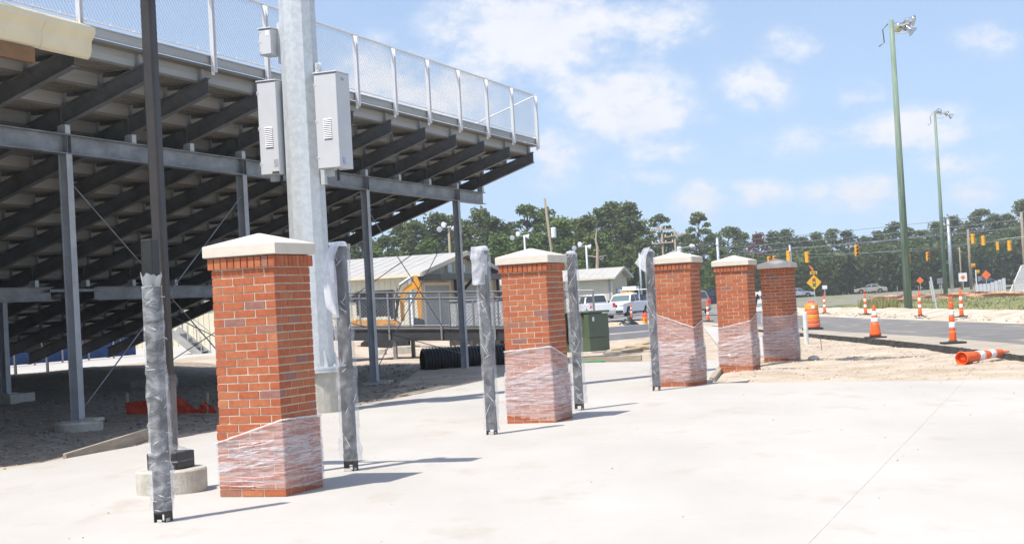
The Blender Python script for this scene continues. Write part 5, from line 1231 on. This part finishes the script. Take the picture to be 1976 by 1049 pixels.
# goal and rolled metal panels
gl = empty('soccer_goal', (44.3, 131, 0), R(84), 'white soccer goal frame with net at the right edge', 'goal')
for x in (0, 5.5): obj('goal_side', MB().tube([(x, 0, 0), (x, 2.2, 0), (x, 1.0, 2.4), (x, 0, 2.44), (x, 0, 0)], .07, 8), m_signw, gl)
obj('crossbar', MB().tube([(0, 0, 2.44), (5.5, 0, 2.44)], .07, 8), m_signw, gl); obj('ground_bar', MB().tube([(0, 2.2, .05), (5.5, 2.2, .05)], .05, 8), m_signw, gl); obj('back_bar', MB().tube([(0, 1.0, 2.4), (5.5, 1.0, 2.4)], .05, 8), m_signw, gl)
nb = MB()
for i in range(30): x = 5.5 * i / 29; nb.tube([(x, 1.0, 2.4), (x, 2.2, .05)], .012, 3)
for i in range(14): t = i / 13; nb.tube([(0, 1 + 1.2 * t, 2.4 - 2.35 * t), (5.5, 1 + 1.2 * t, 2.4 - 2.35 * t)], .012, 3)
for x in (0, 5.5):
    for i in range(10): t = i / 9; nb.tube([(x, t * 1.0, 2.42), (x, t * 2.2, .03)], .012, 3)
    for i in range(10): t = i / 9; nb.tube([(x, 0, .1 + 2.2 * t), (x, 2.2 - 1.15 * t, .1 + 2.2 * t)], .012, 3)
obj('net', nb, m_net, gl, kind='stuff', fixn=False)
mr_ = empty('metal_panel_fence', (37.6, 129, 0), R(-20), 'bent galvanised sheet panels in front of the dark car', 'fence')
for i in range(8): obj('panel', MB().cbox(i * .3, i * .3 + .27, -.04 + .03 * (i % 2), .04 + .03 * (i % 2), 0, 1.05 + .09 * max(0, i - 3), .01), m_galv, mr_)

# ------------------------------------------------------------------ vehicles
def wheel(t, x, y, r=.34, w=.22):
    wl = obj('wheel', MB().lathe([(r * .62, -w / 2), (r * .9, -w / 2), (r, -w * .35), (r, w * .35), (r * .9, w / 2), (r * .62, w / 2)], 22, cap=True), m_tyre, t, (x, y, r)); wl.rotation_euler = (R(90), 0, 0)
    for s in (-1, 1): obj('rim', MB().lathe([(r * .6, s * w * .52), (r * .45, s * w * .45), (r * .12, s * w * .56), (.01, s * w * .57)], 14, cap=False), m_rim, wl)
    return wl
def arch_profile(L, pts, wx, r):
    """lower body outline (x, z) with two wheel arches cut in the sill"""
    pr = []; zs = .24
    pr.append((-L / 2 + .05, .32)); pr.append((-L / 2 + .2, zs))
    for cx in (-wx, wx):
        for k in range(9): a = math.pi - math.pi * k / 8; pr.append((cx + (r + .06) * math.cos(a), max(zs, r + (r + .06) * math.sin(a) - .02)))
    pr.append((L / 2 - .2, zs)); pr.append((L / 2 - .05, .32))
    return pr + pts
def vehicle(kind, loc, rz, paint, label, cat):
    t = empty({'sedan': 'sedan_car', 'suv': 'suv_car', 'pickup': 'pickup_truck'}[kind], loc, rz, label, cat)
    if kind == 'sedan':
        L, W, wx, r = 4.9, 1.8, 1.42, .33; top = [(L / 2, .55), (L / 2 - .03, .72), (1.05, .92), (-1.55, .95), (-L / 2 + .02, .90), (-L / 2, .6)]
        cabin = [(1.05, .90), (.35, 1.38), (-.15, 1.44), (-.85, 1.40), (-1.65, .93)]
    elif kind == 'suv':
        L, W, wx, r = 4.7, 1.85, 1.38, .37; top = [(L / 2, .6), (L / 2 - .03, .92), (1.2, 1.08), (-2.2, 1.10), (-L / 2, .95), (-L / 2, .6)]
        cabin = [(1.2, 1.06), (.5, 1.62), (-.3, 1.72), (-1.75, 1.68), (-2.25, 1.08)]
    else:
        L, W, wx, r = 5.7, 1.95, 1.75, .40; top = [(L / 2, .65), (L / 2 - .02, 1.05), (1.35, 1.18), (.1, 1.20), (-.65, 1.20), (-L / 2, 1.18), (-L / 2, .65)]
        cabin = [(1.40, 1.16), (.85, 1.75), (.2, 1.86), (-.55, 1.84), (-.75, 1.18)]
    hw = W / 2
    body = MB().prism(arch_profile(L, top, wx, r), 'y', -hw, hw); bo = obj('body', body, paint, t)
    bo.modifiers.new('bevel', 'BEVEL').width = .05; bo.modifiers['bevel'].limit_method = 'ANGLE'; bo.modifiers['bevel'].segments = 2
    # cabin narrows to the roof
    zt = max(z for _, z in cabin); zb = min(z for _, z in cabin); hwf = lambda z: hw - .05 - .18 * (z - zb) / (zt - zb)
    n = len(cabin); cbm = MB().add([(x, -hwf(z), z) for x, z in cabin] + [(x, hwf(z), z) for x, z in cabin], [tuple(range(n)), tuple(range(2 * n - 1, n - 1, -1))] + [(i, n + i, n + (i + 1) % n, (i + 1) % n) for i in range(n)])
    co = obj('cabin', cbm, paint, t); co.modifiers.new('bevel', 'BEVEL').width = .04; co.modifiers['bevel'].limit_method = 'ANGLE'
    def glass_side(s, poly):
        c = (sum(p[0] for p in poly) / len(poly), sum(p[1] for p in poly) / len(poly))
        q = [(c[0] + (x - c[0]), c[1] + (z - c[1])) for x, z in poly]; m_ = len(q)
        obj('side_window', MB().add([(x, s * (hwf(z) + .012), z) for x, z in q] + [(x, s * (hwf(z) - .02), z) for x, z in q], [tuple(range(m_)), tuple(range(2 * m_ - 1, m_ - 1, -1))] + [(i, (i + 1) % m_, m_ + (i + 1) % m_, m_ + i) for i in range(m_)]), m_glass, co)
    (fx, fz), (f2x, f2z), (r2x, r2z), (rx_, rz_2) = cabin[0], cabin[1], cabin[-2], cabin[-1]
    mid = (f2x + r2x) / 2 + (.1 if kind != 'pickup' else 0)
    for s in (-1, 1):
        glass_side(s, [(fx - .18, fz + .05), (f2x - .02, f2z - .06), (mid + .04, f2z - .03), (mid + .04, fz + .05)])
        glass_side(s, [(mid - .04, fz + .05), (mid - .04, f2z - .03), (r2x + .06, r2z - .07), (rx_ + .22, fz + .05)])
    def glass_end(a, b, nm, off):
        (xa, za), (xb, zb_) = a, b; d = Vector((xb - xa, zb_ - za)).normalized(); nrm = Vector((d.y, -d.x)) * off
        p = [(xa + (xb - xa) * k + nrm.x * q, sy * (hwf(za + (zb_ - za) * k) - .09), za + (zb_ - za) * k + nrm.y * q) for q in (1, -1) for k, sy in ((.12, -1), (.12, 1), (.9, 1), (.9, -1))]
        obj(nm, MB().add(p, [(0, 1, 2, 3), (7, 6, 5, 4), (0, 4, 5, 1), (1, 5, 6, 2), (2, 6, 7, 3), (3, 7, 4, 0)]), m_glassg if nm == 'windscreen' else m_glass, co)
    glass_end(cabin[0], cabin[1], 'windscreen', .014); glass_end(cabin[-1], cabin[-2], 'rear_window', .014)
    for sx in (-1, 1):
        for sy in (-1, 1): wheel(t, sx * wx, sy * (hw - .10), r)
    zl = {'sedan': .66, 'suv': .82, 'pickup': .92}[kind]
    for s in (-1, 1):
        obj('headlight', MB().cbox(L / 2 - .12, L / 2 + .015, s * (hw - .22) - .19, s * (hw - .22) + .19, zl - .07, zl + .09, .015), m_lens, t)
        obj('tail_light', MB().cbox(-L / 2 - .015, -L / 2 + .1, s * (hw - .12) - .11, s * (hw - .12) + .11, zl - .06, zl + (.12 if kind == 'sedan' else .25), .015), m_red, t)
        obj('door_mirror', MB().cbox(cabin[0][0] - .35, cabin[0][0] - .2, s * (hw + .1) - .1, s * (hw + .1) + .1, cabin[0][1] + .02, cabin[0][1] + .18, .02), m_dark, t)
        for x in (.05, -.95 if kind != 'pickup' else -.4): obj('door_handle', MB().box(x, x + .16, s * hw - .01, s * hw + .02, zl + .05, zl + .08), m_chrome, t)
    obj('front_bumper', MB().cbox(L / 2 - .1, L / 2 + .06, -hw + .06, hw - .06, .32, .52, .03), m_dark if kind == 'pickup' else paint, t)
    obj('grille', MB().box(L / 2 - .02, L / 2 + .012, -.45, .45, zl - .14, zl + .05), m_dark, t)
    obj('rear_bumper', MB().cbox(-L / 2 - .07, -L / 2 + .1, -hw + .06, hw - .06, .36, .56, .03), m_chrome if kind == 'pickup' else paint, t)
    obj('number_plate', MB().box(-L / 2 - .08, -L / 2 - .068, -.17, .17, .42, .54), m_signw, t)
    if kind == 'pickup': obj('cargo_bed', MB().box(-L / 2 + .1, -.8, -hw + .1, hw - .1, 1.19, 1.215), m_dark, t)
    return t
vehicle('sedan', (54.9, 243.5, .17), R(165), m_ps, 'silver four-door sedan driving on the far road', 'car')
vehicle('sedan', (43.5, 242, .17), R(-10), m_pb, 'pale blue sedan half hidden by the last pier', 'car')
vehicle('sedan', (80.0, 268, .20), R(158), m_pn, 'dark navy sedan at the far right behind the metal panels', 'car')
vehicle('pickup', (6.05, 119.5, .03), R(100), m_pw, 'white pickup truck seen from behind, nearest the transformer', 'pickup truck')
t2 = vehicle('pickup', (9.1, 128, .03), R(-118), m_pw, 'white pickup truck facing the camera with a rack on its bed', 'pickup truck')
rk_ = obj('ladder_rack', MB().tube([(-.8, -.8, 1.2), (-.8, -.8, 2.1), (-.8, .8, 2.1), (-.8, .8, 1.2)], .05, 6).tube([(-2.6, -.8, 1.2), (-2.6, -.8, 2.1), (-2.6, .8, 2.1), (-2.6, .8, 1.2)], .05, 6).box(-1.6, -.9, -.7, .5, 2.12, 2.4), m_signw, t2)
obj('beacon_bar', MB().cbox(-.6, -.1, -.5, .5, 1.88, 1.98, .02), m_amber, t2)
vehicle('suv', (12.4, 150, .05), R(15), m_pn, 'dark suv parked behind the pickup with the rack', 'car')
vehicle('suv', (13.05, 117, .03), R(98), m_pt, 'champagne suv seen from behind, right of the third pier', 'car')
vehicle('suv', (19.4, 152, .16), R(20), m_pn, 'dark car between the third and fourth piers', 'car')

# ------------------------------------------------------------------ trees
def leaf_quads(mb, c, rad, n, size, rnd, flat=.6):
    for _ in range(n):
        d = Vector((rnd.gauss(0, 1), rnd.gauss(0, 1), rnd.gauss(0, 1))).normalized() * (rnd.random() ** .45)
        p = Vector((c[0] + d.x * rad, c[1] + d.y * rad, c[2] + d.z * rad * flat)); s = size * rnd.uniform(.55, 1.25)
        u = Vector((rnd.gauss(0, 1), rnd.gauss(0, 1), rnd.gauss(0, .6))).normalized(); v = u.cross(Vector((rnd.gauss(0, 1), rnd.gauss(0, 1), rnd.gauss(0, 1)))).normalized()
        mb.add([p - u * s * .5 - v * s * .28, p + u * s * .5 - v * s * .2, p + u * s * .42 + v * s * .3, p - u * s * .35 + v * s * .24], [(0, 1, 2, 3)])
def make_tree(kind, seed):
    """unit tree ~10 m high; returns trunk mesh, crown mesh"""
    rnd = random.Random(seed); H = 10.0; tr_ = MB(); cr_ = MB()
    bend = [(rnd.uniform(-.25, .25), rnd.uniform(-.25, .25)) for _ in range(4)]
    def ax(z): k = z / H * 3; i = min(2, int(k)); f = k - i; return Vector((bend[i][0] * (1 - f) + bend[i + 1][0] * f, bend[i][1] * (1 - f) + bend[i + 1][1] * f, z))
    tr_.tube([ax(H * i / 8 * .97) for i in range(9)], [.20 * (1 - .88 * i / 8) for i in range(9)], 7)
    if kind == 'P': cb, R0, nl, nq, fl = 4.2, 2.2, 28, 85, .50
    elif kind == 'S': cb, R0, nl, nq, fl = 5.0, 2.2, 17, 95, .42
    elif kind == 'B': cb, R0, nl, nq, fl = 1.0, 2.6, 46, 105, .8
    else: cb, R0, nl, nq, fl = 1.2, 2.3, 42, 92, .6
    for i in range(nl):
        t = (i + rnd.random()) / nl; z = cb + (H * .97 - cb) * t
        if kind in 'DB': prof = math.sin(math.pi * min(1, .18 + .82 * t) ** .8) ** .7
        else: prof = (.55 + .45 * math.sin(math.pi * t)) * (1 - .55 * max(0, t - .7) / .3) * rnd.uniform(.6, 1.15)
        a = i * 2.4 + rnd.uniform(-.5, .5); r = R0 * prof * rnd.uniform(.45, 1.0)
        b = ax(max(.5, z - rnd.uniform(.3, .9))); c = ax(z) + Vector((math.cos(a) * r, math.sin(a) * r, rnd.uniform(-.1, .35)))
        tr_.tube([b, b.lerp(c, .5) + Vector((0, 0, .12)), c], [.06, .04, .015], 4, cap=False)
        rad = {'P': .85, 'S': .72, 'B': 1.05, 'D': .95}[kind] * rnd.uniform(.7, 1.2)
        leaf_quads(cr_, c, rad, nq, .30 if kind != 'B' else .34, rnd, fl)
    for _ in range(3): leaf_quads(cr_, ax(H * .96) + Vector((rnd.uniform(-.4, .4), rnd.uniform(-.4, .4), 0)), .65, 60, .3, rnd, .7)
    tm = tr_.mesh('trunk'); cm = cr_.mesh('crown'); return tm, cm
PROTO = {}
for kd, seeds in (('P', (1, 2, 3, 12)), ('D', (4, 5, 6, 13, 14)), ('B', (7, 8)), ('S', (9, 10))): PROTO[kd] = [make_tree(kd, s) for s in seeds]
def assign(mesh, mat):
    mesh.materials.clear(); mesh.materials.append(mat); return mesh
for kd in PROTO:
    for tm, cm in PROTO[kd]: assign(tm, m_bark); assign(cm, {'P': m_pine, 'D': m_pined, 'B': m_leafy, 'S': m_pine}[kd])
red_c = PROTO['D'][0][1].copy(); assign(red_c, m_redleaf)
TREES = [(-17.9, 175, 9.2, 'D'), (-18.6, 200, 11.4, 'D'), (-15.0, 185, 11.2, 'P'), (-13.5, 195, 12.7, 'D'), (-11.0, 185, 11.9, 'P'), (-8.9, 190, 12.9, 'D'), (-7.6, 200, 13.7, 'D'), (-5.2, 182, 11.4, 'D'), (-3.5, 190, 12.3, 'D'), (-1.7, 186, 11.3, 'D'), (0.1, 198, 11.7, 'D'), (2.4, 195, 13.8, 'P'), (4.8, 215, 13.7, 'P'), (6.2, 185, 11.0, 'B'), (3.6, 178, 9.9, 'B'), (8.2, 195, 11.0, 'P'), (9.1, 190, 10.9, 'D'), (12.6, 215, 14.1, 'P'), (14.2, 212, 14.6, 'P'), (15.8, 208, 14.1, 'D'), (18.3, 225, 12.2, 'P'), (9.8, 182, 9.6, 'B'), (1.5, 172, 9.4, 'B'), (-1.3, 168, 8.8, 'B'), (23.4, 250, 14.5, 'S'), (19.6, 235, 10.0, 'D'), (26.0, 260, 11.3, 'D'), (29.9, 250, 14.5, 'S'), (29.6, 265, 12.5, 'D'), (33.0, 260, 11.5, 'D'), (37.2, 270, 12.7, 'P'), (41.6, 285, 12.4, 'D'), (43.0, 275, 11.5, 'R'), (48.3, 292, 12.1, 'D'), (52.1, 300, 12.4, 'D'), (55.0, 300, 12.0, 'D'), (57.9, 300, 11.6, 'D'), (62.0, 305, 12.8, 'P'), (65.0, 305, 12.5, 'D'), (69.0, 310, 11.6, 'D'), (70.9, 305, 11.8, 'P'), (76.1, 315, 13.5, 'D'), (77.7, 310, 12.4, 'D'), (81.2, 312, 12.3, 'P'), (85.5, 318, 13.7, 'D'), (89.8, 322, 14.4, 'D'), (91.7, 318, 13.3, 'D'), (96.3, 325, 15.9, 'P'), (97.6, 320, 14.5, 'D'), (102.3, 325, 14.9, 'D'), (103.1, 318, 17.0, 'P'), (106.6, 320, 16.3, 'D'), (110.7, 320, 15.0, 'D'), (28.1, 215, 7.5, 'B'), (41.1, 245, 6.2, 'D'), (23.8, 225, 7.3, 'B'), (32.8, 232, 6.3, 'D'), (19.9, 215, 6.2, 'D'), (26.0, 225, 6.1, 'B'), (37.1, 240, 5.9, 'D'), (47.0, 258, 5.8, 'D'), (52.8, 268, 6.2, 'D'), (57.8, 275, 5.7, 'D'), (63.6, 285, 5.7, 'D'), (68.5, 290, 6.0, 'D'), (74.2, 292, 5.7, 'D'), (78.7, 296, 5.8, 'D'), (83.7, 300, 5.9, 'D'), (87.6, 300, 6.2, 'D'), (92.7, 304, 6.1, 'D'), (96.7, 304, 6.3, 'D'), (16.7, 205, 7.1, 'D'), (14.4, 200, 8.4, 'D'), (-14.8, 170, 7.7, 'B'), (-12.7, 172, 8.2, 'D'), (-16.0, 165, 7.1, 'D'), (-20.3, 180, 9.5, 'D'), (-23.3, 185, 9.3, 'D'), (-25.7, 180, 8.0, 'D'), (-28.7, 180, 7.0, 'D'), (-8.7, 172, 8.6, 'B'), (-4.8, 172, 8.4, 'D')]
SPECIAL = {11: 'tall round-topped pine above the second pier, left of the leaning pole', 17: 'left one of the tall pines right of the leaning pole', 18: 'tallest pine of the group left of the third pier', 19: 'dense dark pine at the right end of the left tree group', 24: 'sparse pine standing alone above the third pier', 27: 'open-branched pine above the fourth pier, outlined on the sky', 32: 'rust-brown dying tree among the green pines', 50: 'tallest pine at the right edge of the picture', 47: 'tall pine near the right edge, left of the tallest one', 13: 'light green leafy tree behind the leaning utility pole', 4: 'pine with a bare pale trunk seen beside the stand column', 5: 'dark pine between the two rightmost stand columns', 37: 'flat-topped pine above the red signal at left of the green pole', 41: 'rounded pine just left of the near green pole'}
LAND = [('the black lamp post', 290), ('the nearest pier', 520), ('the thick mast', 610), ('the wrapped post with a flap', 660), ('the stand column nearest the excavator', 705), ('the excavator', 770), ('the last stand column', 885), ('the bagged post', 932), ('the second pier', 1015), ('the leaning utility pole', 1055), ('the evenly wrapped post', 1105), ('the dead trunk', 1147), ('the small beige building', 1190), ('the pointed film flap', 1235), ('the third pier', 1306), ('the grey pole above the fourth pier', 1385), ('the fourth pier', 1420), ('the last pier', 1500), ('the yellow diamond sign', 1572), ('the hanging red signal', 1653), ('the silver sedan', 1685), ('the near green pole', 1740), ('the second red signal', 1790), ('the far green pole', 1815), ('the tall steel pole', 1833), ('the high pair of signals', 1886), ('the large orange diamond sign', 1909), ('the soccer goal', 1955), ('the right picture edge', 2010)]
KN = {'P': 'pine_tree', 'D': 'pine_tree', 'S': 'pine_tree', 'B': 'broadleaf_tree', 'R': 'dying_tree'}
rnd = random.Random(17)
for i, (x, y, h, kd) in enumerate(TREES):
    tm, cm = PROTO['D'][0] if kd == 'R' else PROTO[kd][i % len(PROTO[kd])]
    if kd == 'R': cm = red_c
    zone = 'left' if x < 19 else 'right'
    lab = SPECIAL.get(i)
    if not lab:
        u = 988 + 3057 * x / y + 5; nm, lu = min(LAND, key=lambda q: abs(q[1] - u)); rel = 'behind' if abs(lu - u) < 14 else ('left of' if u < lu else 'right of')
        lab = ('low ' if h < 8.7 else 'tall ') + {'P': 'open pine', 'D': 'dense pine', 'B': 'leafy tree', 'S': 'sparse pine'}[kd] + (' in the front row, ' if h < 8.7 else ' on the skyline, ') + rel + ' ' + nm
    t = empty(KN[kd], (x, y, -.1), rnd.uniform(0, 6.28), lab, 'tree', None if i in SPECIAL else ('pines and leafy trees of the left wood' if zone == 'left' else 'pines of the wood behind the far road'))
    wd = rnd.uniform(.95, 1.2) * (1.25 if h < 8 else 1.0); s = h / 10; t.scale = (s * wd, s * wd, s * (rnd.uniform(.93, 1.07) if i not in SPECIAL else 1.0))
    obj('trunk', tm, None, t); obj('crown', cm, None, t)
# the wood behind and the undergrowth that close the gaps
def mass(name, n, place, size, mat, seed, label):
    rr = random.Random(seed); mb = MB()
    for _ in range(n):
        p = Vector(place(rr)); s = size * rr.uniform(.6, 1.3); u = Vector((rr.gauss(0, 1), rr.gauss(0, 1), rr.gauss(0, .7))).normalized(); v = u.cross(Vector((rr.gauss(0, 1), rr.gauss(0, 1), rr.gauss(0, 1)))).normalized()
        mb.add([p - u * s * .5 - v * s * .3, p + u * s * .5 - v * s * .25, p + u * s * .4 + v * s * .3, p - u * s * .4 + v * s * .28], [(0, 1, 2, 3)])
    return obj(name, mb, mat, label=label, cat='wood', kind='stuff', fixn=False)
def pw1(r):
    t = r.random(); x = 18 + 105 * t; y0 = 232 + 88 * t ** .8; top = (6.3 + 4.2 * t) * (1 + .35 * mnoise.noise((x * .22, 0, 0))) ; return x, y0 + r.uniform(0, 18), r.random() ** .8 * top
def pw2(r):
    x = r.uniform(-45, 19); top = 7.0 * (1 + .4 * mnoise.noise((x * .3, 0, 4))); return x, 196 + r.uniform(0, 12) - .06 * x, r.random() ** .8 * top
mass('far_wood', 40000, pw1, .7, m_pine, 5, 'dark mass of undergrowth and wood behind the far road')
mass('left_wood', 18000, pw2, .6, m_pine, 6, 'dark undergrowth behind the beige buildings')
# grass blades on the verge beyond the road
def grass_patch(name, n, place, hmin, hmax, seed):
    rr = random.Random(seed); mb = MB()
    for _ in range(n):
        x, y, z = place(rr); h = rr.uniform(hmin, hmax); a = rr.uniform(0, 6.28); w = .03 + .04 * rr.random()
        c, s = math.cos(a) * w, math.sin(a) * w; dx, dy = rr.uniform(-.1, .1), rr.uniform(-.1, .1)
        mb.add([(x - c, y - s, z), (x + c, y + s, z), (x + dx + c * .2, y + dy, z + h)], [(0, 1, 2)])
    return obj(name, mb, m_grass, kind='stuff', fixn=False)
def pg(r):
    while True:
        x, y = r.uniform(20.3, 60), r.uniform(50, 150)
        if y < 112 + (x - 24) / .405 and mnoise.noise((x * .25, y * .18, 2)) > -.35: return x, y, grass_z(x, y) - .03
grass_patch('verge_grass', 20000, pg, .03, .17, 8)
def pg2(r): a = r.uniform(0, 6.28); d = r.random() ** .5; return 20.2 + 1.0 * d * math.cos(a), 88 + 2.2 * d * math.sin(a), .05
grass_patch('weed_clump', 700, pg2, .3, .8, 9)
scene.cycles.volume_bounces = 0; scene.cycles.max_bounces = 6; scene.cycles.diffuse_bounces = 3; scene.cycles.glossy_bounces = 2; scene.cycles.transmission_bounces = 2; scene.cycles.transparent_max_bounces = 10
scene.cycles.caustics_reflective = False; scene.cycles.caustics_refractive = False
scene.cycles.use_adaptive_sampling = True; scene.cycles.adaptive_threshold = .02

# summer haze: even thin air around everything
hz = bpy.data.materials.new('haze_air'); hz.use_nodes = True; hz.node_tree.nodes.clear()
_v = hz.node_tree.nodes.new('ShaderNodeVolumePrincipled'); _o = hz.node_tree.nodes.new('ShaderNodeOutputMaterial'); hz.node_tree.links.new(_v.outputs[0], _o.inputs['Volume'])
_v.inputs['Color'].default_value = (.97, .98, 1.0, 1); _v.inputs['Density'].default_value = .00055; _v.inputs['Anisotropy'].default_value = .3
obj('haze', MB().box(-260, 330, -60, 620, -1.2, 30.5), hz, kind='stuff')
